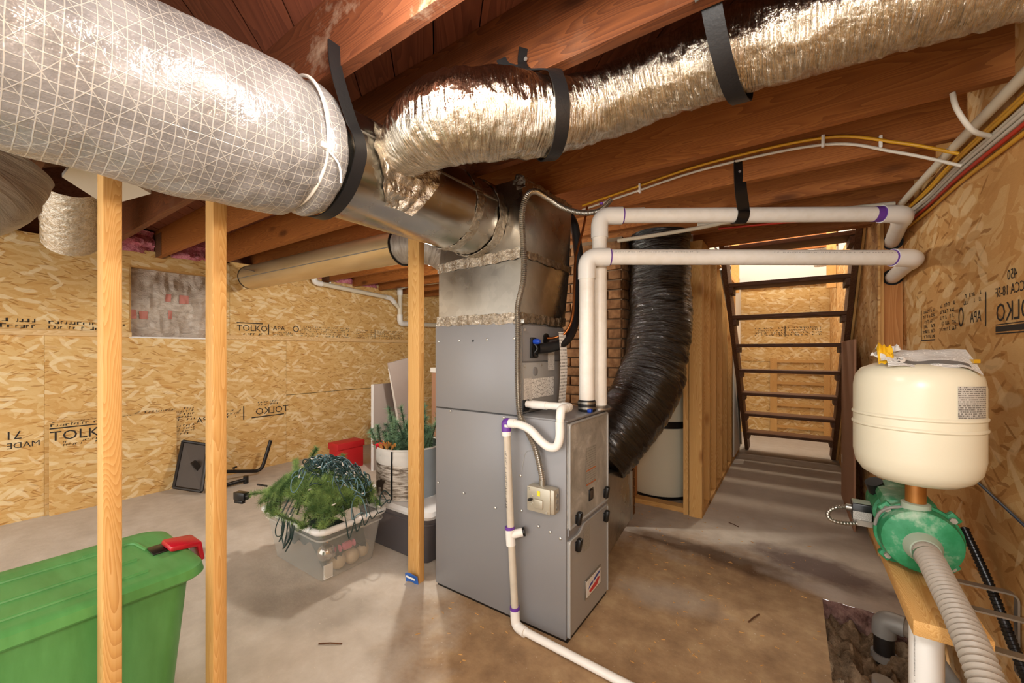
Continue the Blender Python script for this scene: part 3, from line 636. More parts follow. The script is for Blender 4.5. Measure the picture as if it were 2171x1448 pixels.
q = MB(); quad(q, (FX1+.0055, 1.705, .33), (FX1+.0055, 1.775, .33), (FX1+.0055, 1.775, .44), (FX1+.0055, 1.705, .44)); part('rating_label', q, 'label_metal', ld)
bd = part('badge', bx(FX1+.004, FX1+.010, 1.72, 1.90, .105, .195, b=.006), 'steel', ld); part('badge_plate', bx(FX1+.010, FX1+.0115, 1.730, 1.890, .113, .187), 'pvc_white', bd)
fb = lambda a, b_, h: V((h, 1.735+a, .118+b_))
part('badge_emblem', MB().prism([(.03, .004), (.11, .004), (.145, .03), (.12, .036), (.09, .026), (.05, .022), (.02, .016)], fb, FX1+.0115, FX1+.0124), 'logo_red', bd)
q = MB(); q.prism([(.01, .028), (.04, .034), (.06, .034), (.06, .046), (.03, .044)], fb, FX1+.0115, FX1+.0124); q.prism([(.07, .036), (.10, .042), (.14, .05), (.15, .06), (.10, .056), (.07, .048)], fb, FX1+.0115, FX1+.0124); part('badge_lettering', q, 'logo_blue', bd)
# coil front details
kn = part('valve_plate', bx(CX+.008, CX+.018, 1.645, 1.695, 1.215, 1.315, b=.010), 'black_plastic', coil)
part('blue_cap', MB().lathe([(.013, 0), (.014, .02), (.010, .032)], (CX+.018, 1.672, 1.295), 'x', 14), 'blue_plastic', kn)
q = MB(); q.tube(spl([(CX+.02, 1.672, 1.283), (CX+.035, 1.672, 1.26), (CX+.022, 1.665, 1.235), (CX+.03, 1.68, 1.222), (CX+.02, 1.69, 1.25)], 6), .006, 8); part('tether', q, 'black_plastic', kn)
part('line_grommet', MB().lathe([(.03, 0), (.03, .006), (.02, .008)], (CX+.008, 1.80, 1.31), 'x', 16), 'black_plastic', coil)
part('drain_grommet', bx(CX+.006, CX+.012, 1.585, 1.64, .965, 1.02, b=.006), 'black_plastic', coil)
part('knockout', MB().lathe([(.022, 0), (.022, .002), (.018, .003)], (CX+.006, 1.70, 1.15), 'x', 20), 'furnace_paint', coil)
for y, z in ((1.60, 1.18), (1.755, 1.18), (1.60, 1.35), (1.60, .985)): part('screw', MB().lathe([(.006, 0), (.006, .004)], (CX+.008, y, z), 'x', 10), 'screw', coil)
def lab(y0, y1, z0, z1, mt, x=CX+.0095, par=coil):
    q = MB(); quad(q, (x, y0, z0), (x, y1, z0), (x, y1, z1), (x, y0, z1)); return part('paper_label', q, mt, par)
lab(1.592, 1.665, 1.01, 1.12, 'label_dense'); lab(1.665, 1.88, 1.02, 1.115, 'label_white'); lab(1.82, 1.89, 1.15, 1.26, 'label_dense')
tg = MB(); tg.grid(4, 14, lambda u, v: V((-.965+.012*sin(v*3), 1.80+u*.075, .985+v*.36))); 
single('hanging_tag', tg, 'label_tag', 'long white printed tag hanging beside the coil cabinet', 'tag', (-.96, 1.84, .99))
# switch box on the furnace side
sb = thing('switch_box', 'square steel electrical box with grey switch on the furnace side', 'electrical box', (-.89, FY0-.03, .56))
part('box_body', bx(-.957, -.822, FY0-.055, FY0-.002, .555, .665, b=.012), 'box_steel', sb)
part('cover_plate', bx(-.954, -.840, FY0-.060, FY0-.054, .557, .663, b=.005), 'box_steel', sb)
part('raised_cover', bx(-.915, -.872, FY0-.068, FY0-.059, .575, .615, b=.005), 'box_steel', sb)
part('switch_lever', bx(-.940, -.924, FY0-.080, FY0-.058, .604, .614, b=.003), 'black_plastic', sb)
part('yellow_sticker', bx(-.902, -.888, FY0-.0615, FY0-.0605, .628, .650), 'yellow_sticker', sb)
for x, z in ((-.944, .652), (-.855, .566), (-.93, .59), (-.93, .622)): part('cover_screw', MB().lathe([(.006, 0), (.005, -.004)], (x, FY0-.060, z), 'y', 10), 'screw', sb)
for z in (.585, .61, .635): part('knockout', MB().lathe([(.010, 0), (.010, .002)], (-.822, FY0-.03, z), 'x', 14), 'steel', sb)
# flexible conduits
def armored(pts, r, mt, step=.0030, amp=.12, seg=12):
    P_ = resample(pts, step); n = len(P_); q = MB(); q.tube(P_, [r*(1+amp*(1 if i % 3 == 1 else (-1 if i % 3 == 0 else 0))) for i in range(n)], seg); return q
cd = thing('armored_conduit', 'thin corrugated metal conduit running up the furnace corner to the plenum', 'conduit', (-1.0, FY0-.02, .67))
part('conduit', armored(spl([(-.895, FY0-.028, .665), (-.90, FY0-.03, .72), (-.93, FY0-.035, .83), (-.985, FY0-.035, .92), (-1.018, FY0-.025, .98), (-1.028, FY0-.022, 1.15), (-1.028, FY0-.02, 1.36), (-1.03, FY0-.02, 1.45), (-.99, FY0-.03, 1.58), (-.985, FY0-.04, 1.7), (-1.0, FY0-.03, 1.86), (-.985, FY0-.01, 1.95), (-.975, 1.60, 1.985), (-.97, 1.70, 1.985), (-.95, 1.82, 1.97), (-.90, 1.93, 1.965), (-.84, 2.02, 1.99), (-.79, 2.06, 2.05)], 10), .0130, 'conduit_metal'), 'conduit_metal', cd)
part('conduit_strap', bx(-1.062, -1.0, FY0-.014, FY0-.004, 1.375, 1.395, b=.003), 'steel', cd); part('box_connector', MB().cyl((-.895, FY0-.028, .66), (-.895, FY0-.028, .69), .015), 'steel', cd)

# ------------------------------------------------------------------ plenum and round duct
pl = thing('supply_plenum', 'shiny galvanized sheet-metal plenum box standing on the furnace', 'plenum', (-1.29, 1.8, CZ))
def frus(x0, x1, y0, y1, z0, a0, a1, b0, b1, z1, mt, nm):
    q = MB(); q.add([(x0,y0,z0),(x1,y0,z0),(x1,y1,z0),(x0,y1,z0),(a0,b0,z1),(a1,b0,z1),(a1,b1,z1),(a0,b1,z1)], [(0,1,2,3),(4,5,6,7),(0,1,5,4),(1,2,6,5),(2,3,7,6),(3,0,4,7)])
    return part(nm, q, mt, pl, smooth=False)
lo = frus(-1.55, -1.035, FY0+.002, 2.0, CZ+.002, -1.55, -1.025, FY0+.002, 2.04, 1.69, 'galvanized', 'lower_box')
up = frus(-1.55, -1.025, FY0+.002, 2.04, 1.69, -1.50, -1.02, FY0+.004, 2.06, 2.045, 'galvanized', 'upper_box')
def tape(pts, wd, wdir, par, nm='foil_tape', amp=.006):
    P_ = resample(pts, .012); q = MB(); nn = len(P_)
    P_ = [p + V((noise.noise(p*25), noise.noise(p*25+V((7,0,0))), noise.noise(p*25+V((0,9,0)))))*amp for p in P_]
    q.ribbon(P_, wdir, wd, .003); 
    for i, v in enumerate(q.v): q.v[i] = v + V((noise.noise(v*60), noise.noise(v*60+V((3,0,0))), noise.noise(v*50+V((0,5,0)))))*amp
    return part(nm, q, 'foil_tape', par)
Yf = FY0-.004
tape([(-1.555, Yf, 1.685), (-1.025, Yf, 1.70)], .05, (0,0,1), pl); tape([(-1.02, Yf+.01, 1.70), (-1.018, 2.05, 1.70)], .035, (0,0,1), pl)
tape([(-1.555, Yf, 1.405), (-1.03, Yf, 1.402)], .05, (0,0,1), pl); tape([(-1.03, Yf+.01, 1.405), (-1.028, 2.0, 1.402)], .045, (0,0,1), pl)
tape([(-1.022, Yf, 2.03), (-1.018, 2.06, 2.04)], .05, (0,0,1), pl); tape([(-1.06, Yf, 2.04), (-1.025, Yf, 2.03), (-1.02, Yf, 1.99)], .05, (1,0,0), pl)
DC = V((-1.285, 0, 1.895)); DR = .178
rd = thing('round_duct', 'shiny round sheet-metal trunk duct running from the plenum to the big flex', 'duct', (-1.285, 1.1, 1.895))
q = MB(); ys = [.60+.96*i/40 for i in range(41)]
q.tube([(DC.x, y, DC.z) for y in ys], DR, 40, caps=False, wob=lambda i, j, L, a: 1+.012*noise.noise(V((L*3, cos(a)*1.5, sin(a)*1.5))))
part('duct_wall', q, 'duct_metal', rd)
q = MB(); q.ribbon([(DC.x+DR*1.004*cos(.25), y, DC.z+DR*1.004*sin(.25)) for y in ys], (0,-.3,1), .006, .004); part('seam', q, 'steel', rd)
def ring(y, wd, r, par, seed, a0=-2.6, a1=1.9, tilt=0):
    pts = [(DC.x+r*cos(a0+(a1-a0)*i/40), y+tilt*sin(a0+(a1-a0)*i/40)+.008*noise.noise(V((i*.4, seed, 0))), DC.z+r*sin(a0+(a1-a0)*i/40)) for i in range(41)]
    return tape(pts, wd, (0,1,0), par, amp=.005)
ring(1.525, .06, DR*1.03, rd, 1); ring(1.36, .045, DR*1.012, rd, 2)
# collar where the foil branch leaves the trunk
cl = part('branch_collar', MB().tube(spl([(-1.20, .955, 1.93), (-1.13, .94, 1.94), (-1.06, .92, 1.945)], 4), .085, 20, caps=False), 'duct_metal', rd)
q = MB(); q.grid(30, 30, lambda u, v: (lambda a, y, r: V((DC.x+r*cos(a), y, DC.z+r*sin(a))))(-.85+v*1.35, .955+(u-.5)*(.12+.17*min(1, v*1.6))+.012*noise.noise(V((v*7, u*2, 3))), DR+.010+.014*noise.noise(V((u*5, v*7, 1)))+.006*noise.noise(V((u*17, v*17, 5)))+.012*abs(2*u-1)**3))
part('foil_patch', q, 'foil', rd)
q = MB(); aa = .02; quad(q, *[V((DC.x+(DR+.030)*cos(a), y, DC.z+(DR+.030)*sin(a))) for y, a in ((.925, -.20), (.965, -.20), (.965, -.03), (.925, -.03))]); part('paper_sticker', q, 'label_white', rd)

# big insulated flex in the left foreground
bf = thing('insulated_flex_duct', 'fat silver insulated flex duct with white scrim grid across the upper left', 'flex duct', (-1.285, .2, 1.87))
P_ = resample(spl([(-1.275, .73, 1.885), (-1.275, .64, 1.878), (-1.28, .55, 1.87), (-1.285, .3, 1.862), (-1.285, .0, 1.86), (-1.28, -.4, 1.85), (-1.26, -1.0, 1.85)], 10), .010)
def bw(i, j, L, a):
    k = 1 + .040*noise.noise(V((L*3.2, cos(a)*1.6, sin(a)*1.6))) + .03*noise.noise(V((L*9, cos(a)*3, sin(a)*3+4)))
    k += .034*(noise.noise(V((L*26 + 3*noise.noise(V((cos(a), sin(a), L*2))), cos(a)*2.2, sin(a)*2.2))))*(.3+.7*max(0, sin(a+.8)))
    d = abs(L-.085); k -= .10*math.exp(-(d/.022)**2) + .02*math.exp(-(d/.11)**2)*(noise.noise(V((a*7, 1, 5)))+.6)
    if L < .02: k -= .12*(1-L/.02)
    return k
q = MB(); q.tube(P_, [.208 if i > 6 else .185+.0035*i for i in range(len(P_))], 96, caps=False, wob=bw, up=(0,0,1)); part('jacket', q, 'scrim_flex', bf)
q = MB(); q.tube([(-1.275+.196*cos(a), .646-.01*sin(a*2), 1.89+.196*sin(a)) for a in [2*pi*i/48 for i in range(49)]], .005, 8); zt = part('zip_tie', q, 'pvc_white', bf)
q = MB(); q.obox((-1.09, .64, 1.83), (.008, .012, .008), None, .003); q.tube(spl([(-1.088, .645, 1.825), (-1.08, .68, 1.79), (-1.085, .69, 1.74)], 5), .003, 6); part('tie_head', q, 'pvc_white', zt)
# hanger strap round the trunk duct
def strap(name, label, pts, wdir, wd=.042, screw=None, mt='black_rubber'):
    s_ = thing(name, label, 'strap', pts[len(pts)//2]); q = MB(); q.ribbon(spl(pts, 6), wdir, wd, .004); part('webbing', q, mt, s_)
    if screw: part('screw_head', MB().lathe([(.006, 0), (.006, -.003)], screw, 'y', 10), 'screw', s_)
    return s_
strap('hanger_strap', 'long black strap looped under the round trunk duct by the scrim flex', [(-1.09, .672, 2.14), (-1.083, .674, 2.06)] + [(DC.x+(DR+.028)*cos(a), .755-.08*min(1, max(0, (a+.1)*1.2)), DC.z+(DR+.020)*sin(a)) for a in [.25-.22*i for i in range(14)]] + [(-1.50, .77, 1.98), (-1.51, .78, 2.07)], (0,1,0), .040)

# foil branch duct
ff = thing('foil_flex_duct', 'crumpled bright foil branch duct strapped up between the joists', 'flex duct', (-.5, 1.1, 2.0))
cp = [(-1.12, .945, 1.935), (-1.03, .915, 1.945), (-.93, .90, 1.948), (-.82, .905, 1.945), (-.715, .985, 1.955), (-.62, 1.10, 1.975), (-.50, 1.22, 2.03), (-.30, 1.272, 2.075), (0, 1.28, 2.075), (.25, 1.28, 2.065), (.45, 1.28, 2.05)]
rr = [.082, .102, .120, .126, .122, .108, .100, .106, .110, .112, .112]
P_ = spl(cp, 24); R_ = spln(rr, 24)
def fw(i, j, L, a):
    w1 = noise.noise(V((L*70+2.5*noise.noise(V((cos(a)*2, sin(a)*2, L*6))), cos(a)*1.8, sin(a)*1.8)))
    return 1 + .055*w1 + .04*noise.noise(V((L*14, cos(a)*3, sin(a)*3))) + .03*noise.noise(V((L*5, cos(a), sin(a)+9)))
q = MB(); q.tube(P_, R_, 72, caps=True, wob=fw); part('foil_jacket', q, 'foil_flex', ff)
sT = V((.62, .72, .16)).normalized(); sU = (V((0, 0, 1))-sT*sT.z).normalized(); sF = sT.cross(sU); sF = sF if sF.y < 0 else -sF; sC = V((-.625, 1.092, 1.973))
strap('hanger_strap', 'short black strap over the foil branch duct, nearest its bulge', [(-.665, 1.034, 2.165), (-.662, 1.032, 2.105)] + [sC+(sU*cos(a)+sF*sin(a))*.123 for a in (.75, 1.1, 1.5, 1.9, 2.3, 2.7, 3.1, 3.6, 4.1)], sT, .042, (-.662, 1.030, 2.13))
q = MB(); q.ribbon(spl([(-.655, 1.03, 2.105), (-.67, 1.0, 2.085), (-.70, .98, 2.095), (-.715, .975, 2.12)], 5), (0, .2, 1), .03, .003); part('loose_tail', q, 'black_rubber', bpy.data.objects['hanger_strap.001'])
strap('hanger_strap', 'black strap over the foil branch duct further along the joists', [(-.165, 1.082, 2.15), (-.163, 1.083, 2.095), (-.155, 1.12, 2.035), (-.145, 1.17, 1.985), (-.135, 1.24, 1.957), (-.125, 1.31, 1.957), (-.12, 1.39, 2.0), (-.12, 1.44, 2.09)], (1, .1, 0), .045)
q = MB(); q.ribbon([(-.19, 1.03, 2.075), (-.15, 1.025, 2.083), (-.105, 1.03, 2.085)], (0, 0, 1), .012, .002); part('tape_tab', q, 'steel', bpy.data.objects['hanger_strap.002'])

# ------------------------------------------------------------------ PVC vents
def pvc(name, label, pts, r, rad, par=None, mt='pvc', fit='pvc_white', primer=True, cat='pipe', seg=20, fs=1.17):
    t_ = par or thing(name, label, cat, pts[0]); pts = [V(p) for p in pts]
    q = MB(); q.tube(rnd(pts, rad, 8), r, seg); part('pipe', q, mt, t_)
    for i in range(1, len(pts)-1):
        a = (pts[i-1]-pts[i]); b_ = (pts[i+1]-pts[i]); ra = min(rad, a.length*.49, b_.length*.49); e = min(r*1.1, .04)
        A = pts[i]+a.normalized()*(ra+e); B = pts[i]+b_.normalized()*(ra+e)
        q = MB(); q.tube(rnd([A, pts[i], B], ra+.0001, 8), r*fs, seg); el = part('elbow', q, fit, t_)
        if primer:
            for k, (s_, d_) in enumerate(((A, a.normalized()), (B, b_.normalized()))):
                if (i+k) % 2 == 0 or primer == 2: q = MB(); q.cyl(s_+d_*-.002, s_+d_*.007, r*1.06, seg); part('primer_ring', q, 'primer', el)
    return t_
v1 = pvc('vent_pipe', 'lower white vent pipe from the furnace top to the right wall', [(-.833, 1.85, .955), (-.833, 1.85, 1.712), (.496, 2.79, 1.712), (.503, 3.40, 1.70)], .0375, .07)
v2 = pvc('vent_pipe', 'upper white vent pipe under the joists, held by a black strap', [(-.815, 1.965, .955), (-.815, 1.965, 1.942), (.462, 2.812, 1.942), (.50, 3.40, 1.915)], .0375, .075)
part('clamp_coupling', MB().lathe([(.042, 0), (.044, .01), (.044, .045), (.040, .055)], (-.833, 1.85, .955), 'z', 20), 'black_rubber', v1)
for z in (.967, .992): part('hose_clamp', MB().lathe([(.0455, 0), (.0455, .010)], (-.833, 1.85, z), 'z', 20), 'steel', v1)
part('blue_fitting', bx(-.81, -.79, 1.80, 1.825, .955, .972, b=.004), 'blue_plastic', v1)
part('flange', MB().lathe([(.06, 0), (.06, .008), (.045, .02)], (-.815, 1.965, .954), 'z', 20), 'steel', v2)
q = MB(); dd = (V((.462, 2.812, 0))-V((-.815, 1.965, 0))).normalized(); p0 = V((.462, 2.812, 1.942))
q.tube([p0-dd*(.155-.05*i/8*1.0) for i in range(9)], .0382, 20, wob=lambda i, j, L, a: 1.004+.0*a); part('primer_smear', q, 'primer', v2)
q = MB(); q.tube([(-.792, 1.93, 1.985), (-.79, 1.928, 1.995)], .009, 10); part('primer_smear', q, 'primer', v2)
fnp = lambda a, b_: V((-.833, 1.85, 1.712)) + (V((1.329, .94, 0))).normalized()*(.12+a) + V((.57*1, -.82, 0)).normalized()*.0372*cos(.35+b_/.0375) + V((0,0,1))*.0376*sin(.35+b_/.0375)
mb = MB(); marks(mb, fnp, .42, .010, 1, 41); marks(mb, lambda a, b_: fnp(a+.78, b_), .62, .010, 1, 42)
q = text_mb('OSI/ASTM', .016, lambda a, b_: fnp(.68+a, b_-.003), mirror=False)
part('pipe_print', mb, 'print_grey', v1, smooth=False)
for n_, z in (('pipe_grommet', 1.702), ('pipe_grommet', 1.918)): part(n_, MB().lathe([(.05, 0), (.05, -.004), (.036, -.004)], (.503, 3.369, z), 'y', 20), 'matte_black', v1 if z < 1.8 else v2)
pC = V((-.2245, 2.3567, 1.942)); pF = V((.569, -.822, 0))
strap('hanger_strap', 'wide black strap nailed to a joist, carrying the upper vent pipe', [(-.215, 2.277, 2.19), (-.213, 2.277, 2.09), (-.21, 2.29, 2.03)] + [pC+(V((0, 0, 1))*cos(a)+pF*sin(a))*.0425 for a in (1.1, 1.5, 1.9, 2.3, 2.8, 3.3, 3.9, 4.5, 5.1)], (.822, .569, 0), .058, (-.214, 2.272, 2.13), 'black_plastic')

# condensate drain: coil outlet, trap, riser, floor run
dr = thing('condensate_drain', 'white plastic condensate pipe with trap down the furnace side and across the floor', 'pipe', (-1.05, 1.5, .02))
pvc('', '', [(-1.03, 1.61, 1.0), (-.96, 1.61, 1.0), (-.80, 1.60, 1.005), (-.80, 1.515, 1.005), (-.80, 1.505, .935)], .0165, .022, dr, primer=False, seg=14)
q = MB(); q.tube(spl([(-.80, 1.505, .955), (-.80, 1.505, .89), (-.815, 1.505, .85), (-.85, 1.503, .843), (-.89, 1.50, .865), (-.94, 1.50, .905), (-.99, 1.50, .922), (-1.05, 1.50, .925)], 8), .0185, 14); part('trap_bend', q, 'pvc_white', dr)
q = MB(); q.tube(rnd([(-1.02, 1.50, .925), (-1.072, 1.50, .925), (-1.068, 1.50, .865)], .03), .0215, 14); e_ = part('elbow', q, 'pvc_white', dr)
q = MB(); q.tube(rnd([(-1.05, 1.50, .925), (-1.072, 1.50, .925), (-1.069, 1.50, .885)], .03), .0218, 14); part('primer_coat', q, 'primer', e_)
q = MB(); q.tube([(-1.068, 1.50, .90), (-1.045, 1.50, .44), (-1.02, 1.50, .05)], .0165, 14); part('riser', q, 'pvc_dirty', dr)
mb = MB(); marks(mb, lambda a, b_: V((-1.065+.02*a-.004+b_*1.2, 1.4835, .80-a)), .26, .012, 1, 51); part('pipe_print', mb, 'print_grey', dr, smooth=False)
q = MB(); q.cyl((-1.051, 1.5, .455), (-1.045, 1.5, .375), .0215); q.cyl((-1.047, 1.5, .42), (-1.0, 1.53, .435), .019); tee = part('tee', q, 'pvc_white', dr)
q = MB(); q.cyl((-1.0, 1.53, .435), (-.992, 1.535, .437), .020); part('tee_plug', q, 'black_plastic', tee); q = MB(); q.cyl((-1.0515, 1.5, .458), (-1.050, 1.5, .445), .0222); part('primer_ring', q, 'primer', tee)
q = MB(); q.tube(rnd([(-1.023, 1.50, .10), (-1.02, 1.50, .022), (-.96, 1.488, .022)], .03), .0215, 14); e_ = part('elbow', q, 'pvc_white', dr); q = MB(); q.cyl((-1.0235, 1.5, .105), (-1.023, 1.5, .093), .0222); part('primer_ring', q, 'primer', e_)
q = MB(); q.tube([(-1.0, 1.494, .022), (-.47, 1.466, .022), (.05, 1.44, .022)], .0168, 14); part('floor_run', q, 'pvc_white', dr)

# refrigerant lines
ri = thing('refrigerant_line', 'black foam-insulated pipe curving from the coil cabinet up beside the plenum', 'pipe', (-1.0, 1.76, 1.25))
q = MB(); q.tube(spl([(-1.03, 1.715, 1.262), (-.995, 1.77, 1.268), (-.975, 1.86, 1.29), (-.968, 1.95, 1.35), (-.98, 2.04, 1.48), (-.985, 2.085, 1.66), (-1.0, 2.10, 1.82), (-1.03, 2.11, 1.97), (-1.08, 2.12, 2.05)], 10), .026, 14, wob=lambda i, j, L, a: 1+.04*noise.noise(V((L*40, a, 0)))); part('foam_sleeve', q, 'black_rubber', ri)
cu = thing('copper_line', 'thin copper tube looping up beside the plenum edge', 'pipe', (-1.03, 1.80, 1.31))
q = MB(); q.tube(spl([(-1.04, 1.80, 1.315), (-1.0, 1.83, 1.318), (-.955, 1.86, 1.345), (-.93, 1.89, 1.43), (-.94, 1.93, 1.6), (-.955, 1.98, 1.75), (-.945, 2.05, 1.92), (-.94, 2.09, 2.05)], 10), .0065, 10); part('tube', q, 'copper', cu)
ye = MB(); ye.tube(spl([(-.93, 2.06, 1.30), (-.90, 2.08, 1.22), (-.885, 2.09, 1.12), (-.91, 2.08, 1.02), (-.90, 2.06, .95), (-.90, 2.06, .87)], 8), .013, 12)
single('gas_line', ye, 'yellow_hose', 'yellow flexible gas line behind the white vent pipe', 'pipe', (-.9, 2.07, .95))
# black flex and return boot behind the furnace
bk = thing('black_flex_duct', 'wrinkled glossy black plastic flex duct bending down behind the furnace', 'flex duct', (-.8, 2.7, 1.2))
P_ = resample(spl([(-.80, 3.02, 2.07), (-.79, 3.0, 1.85), (-.775, 2.965, 1.6), (-.765, 2.92, 1.4), (-.775, 2.83, 1.18), (-.80, 2.70, .98), (-.865, 2.56, .82), (-.95, 2.44, .68), (-1.0, 2.38, .6)], 10), .010)
def kw(i, j, L, a): return 1 + .05*noise.noise(V((L*42+2*noise.noise(V((cos(a)*2, sin(a)*2, L*4))), cos(a)*1.3, sin(a)*1.3))) + .05*noise.noise(V((L*6, cos(a)*2, sin(a)*2))) + .02*noise.noise(V((L*90, cos(a)*3, sin(a)*3)))
q = MB(); q.tube(P_, .208, 80, caps=True, wob=kw); part('jacket', q, 'black_flex', bk)
bo = thing('return_boot', 'low galvanized sheet-metal return box beside the furnace base', 'duct', (-1.1, 2.3, 0))
q = MB(); q.prism([(2.01, .02), (2.24, .10), (2.60, .17), (2.60, .47), (2.24, .55), (2.01, .55)], lambda a, b_, h: V((h, a, b_)), -1.45, -.86); part('boot', q, 'galvanized', bo, smooth=False); part('flange', bx(-1.46, -.852, 2.585, 2.605, .165, .475), 'steel', bo)

# cream water heater seen through the studs
wh = thing('water_heater', 'cream cylindrical water heater standing behind the wooden studs', 'water heater', (-.98, 3.75, 0))
part('lower_shell', MB().lathe([(.27, .03), (.28, .05), (.28, .60)], (-.98, 3.76, 0), 'z', 40), 'tank_paint', wh); part('dark_band', MB().lathe([(.272, .60), (.272, .66)], (-.98, 3.76, 0), 'z', 40), 'black_plastic', wh)
part('upper_shell', MB().lathe([(.28, .66), (.28, 1.35), (.26, 1.40), (.1, 1.42)], (-.98, 3.76, 0), 'z', 40), 'tank_paint', wh); part('base_ring', MB().lathe([(.26, 0), (.26, .03)], (-.98, 3.76, 0), 'z', 40), 'black_plastic', wh)
#==PART4==
# ================================================================== POSTS
for lab_, x0, x1, y0, y1, z1 in (('leftmost raw pine post, standing before the green tote', -1.564, -1.50, .266, .304, HJ), ('raw pine post at the right end of the green tote', -1.564, -1.50, .514, .552, HJ), ('knotty pine post against the left edge of the furnace', -1.737, -1.648, 1.505, 1.543, HJ)):
    single('wooden_post', bx(x0, x1, y0, y1, 0, z1, b=.003), 'pine_z', lab_, 'post', ((x0+x1)/2, (y0+y1)/2, 0), 'bare studs left of the furnace')
q = MB(); q.grid(6, 4, lambda u, v: V((-1.72+u*.075, 1.478+.02*u-.008*v, .003+v*.05+.006*sin(u*5)))); 
bw_ = thing('blue_wrapper', 'small blue and white wrapper at the foot of the knotty post', 'wrapper', (-1.68, 1.48, 0)); part('film', q, 'blue_label', bw_); part('white_band', bx(-1.715, -1.65, 1.474, 1.4765, .03, .04), 'pvc_white', bw_)

# ================================================================== GREEN TOTE
gt = thing('storage_tote', 'large green lidded plastic tote behind the two left posts', 'tote', (-1.82, .0, 0))
q = MB(); T0 = (-2.03, -1.615, -.62, .50); Bt = (-1.99, -1.655, -.56, .455)
def rring(x0, x1, y0, y1, z, r, n=6):
    out = []
    for cx_, cy_, a0 in ((x1-r, y1-r, 0), (x0+r, y1-r, pi/2), (x0+r, y0+r, pi), (x1-r, y0+r, 1.5*pi)):
        for i in range(n+1): a = a0+pi/2*i/n; out.append(V((cx_+r*cos(a), cy_+r*sin(a), z)))
    return out
def loft(q, rings, cap0=True, cap1=True):
    n = len(rings[0]); vs = [p for r in rings for p in r]; fs = []
    for i in range(len(rings)-1):
        for j in range(n): fs.append((i*n+j, i*n+(j+1) % n, (i+1)*n+(j+1) % n, (i+1)*n+j))
    if cap0: fs.append(tuple(range(n))[::-1])
    if cap1: fs.append(tuple((len(rings)-1)*n+j for j in range(n)))
    q.add(vs, fs); return q
loft(q, [rring(*Bt, 0, .05), rring(*T0, .52, .06)]); tb = part('tub', q, 'green_plastic', gt)
for y in (.17, -.2): part('rib', MB().prism([(y-.004, 0), (y+.03, 0), (y+.006, .33)], lambda a, b_, h: V((h+(b_/.5)*.04-.04, a, b_)), -1.625, -1.606), 'green_plastic', tb)
q = MB(); loft(q, [rring(-2.06, -1.585, -.65, .53, .516, .07), rring(-2.065, -1.58, -.655, .535, .522, .07), rring(-2.06, -1.585, -.65, .53, .548, .07), rring(-2.045, -1.60, -.635, .515, .556, .065), rring(-2.01, -1.635, -.60, .48, .552, .05)]); li = part('lid', q, 'green_plastic', gt)
for x in (-1.955, -1.80, -1.68): q = MB(); q.tube([(x, -.55, .5525), (x, .40, .5525)], .0055, 8); part('lid_ridge', q, 'green_plastic', li)
q = MB(); q.tube(rnd([(-1.97, .30, .5525), (-1.97, .43, .5525), (-1.86, .44, .5525)], .03), .006, 8); part('lid_ridge', q, 'green_plastic', li)
part('latch_recess', bx(-1.87, -1.79, .44, .535, .552, .5575, b=.006), 'black_plastic', li)
q = MB(); q.obox((-1.80, .520, .563), (.05, .045, .010), Matrix.Rotation(-.15, 3, 'X'), .008); q.obox((-1.80, .563, .53), (.05, .008, .035), Matrix.Rotation(.15, 3, 'X'), .006); part('red_latch', q, 'red_plastic', gt)

# ================================================================== CLEAR BIN WITH GARLAND
cb = thing('clear_bin', 'frosted clear plastic bin overflowing with garland and light strings', 'bin', (-2.33, 1.37, 0))
q = MB(); loft(q, [rring(-2.60, -2.085, 1.215, 1.545, .004, .03), rring(-2.655, -2.03, 1.175, 1.575, .285, .04)], True, False); part('bin_wall', q, 'clear_bin', cb)
q = MB(); P_ = rring(-2.665, -2.02, 1.165, 1.585, .295, .05); q.tube(P_+[P_[0]], .018, 10, caps=False); part('rim', q, 'bin_rim', cb)
q = MB(); P_ = rring(-2.66, -2.025, 1.17, 1.58, .245, .045); q.tube(P_+[P_[0]], .005, 8, caps=False); part('rim_lip', q, 'clear_bin', cb)
part('barcode_label', bx(-2.09, -2.083, 1.225, 1.275, .01, .085), 'label_white', cb)
def ball(name, c, r, mt, label, grp=None):
    q = MB(); q.lathe([(r*sin(pi*i/12)+1e-4, -r*cos(pi*i/12)) for i in range(13)], c, 'z', 20); o_ = thing(name, label, 'ornament', c, grp); part('ball', q, mt, o_); part('cap', MB().lathe([(.008, r-.002), (.008, r+.010)], c, 'z', 10), 'brass', o_)
ball('ornament', (-2.15, 1.28, .12), .052, 'ornament_silver', 'silver ball ornament in the front corner of the clear bin')
for i, (x, y) in enumerate(((-2.14, 1.34), (-2.13, 1.42), (-2.15, 1.50))): ball('ornament', (x, y, .052), .045, 'ornament_cream', ['cream ball ornament at the bottom of the clear bin, nearest its label', 'cream ball ornament at the bottom of the clear bin, middle of three', 'cream ball ornament at the bottom of the clear bin, farthest from its label'][i], 'cream ball ornaments in the clear bin')
q = MB(); q.grid(24, 20, lambda u, v: V((-2.57+u*.46, 1.24+v*.28, .20+.06*noise.noise(V((u*5, v*5, 0)))-.10*(2*u-1)**4-.06*(2*v-1)**6))); 
q.grid(24, 8, lambda u, v: V((-2.115-.04*v, 1.26+u*.25, .10+v*.11+.02*noise.noise(V((u*6, v*4, 3)))))); single('green_fabric', q, 'dark_fill', 'dark green fabric bundle packed inside the clear bin', 'fabric', (-2.3, 1.38, .1))
q = MB(); q.lathe([(.001, -.05), (.022, -.045), (.006, -.03), (.022, -.02), (.024, .02), (.006, .03), (.022, .045), (.001, .05)], (-2.115, 1.38, .13), 'y', 10); single('candy_ornament', q, 'pink_wrap', 'pink candy-shaped ornament against the wall of the clear bin', 'ornament', (-2.115, 1.38, .13))

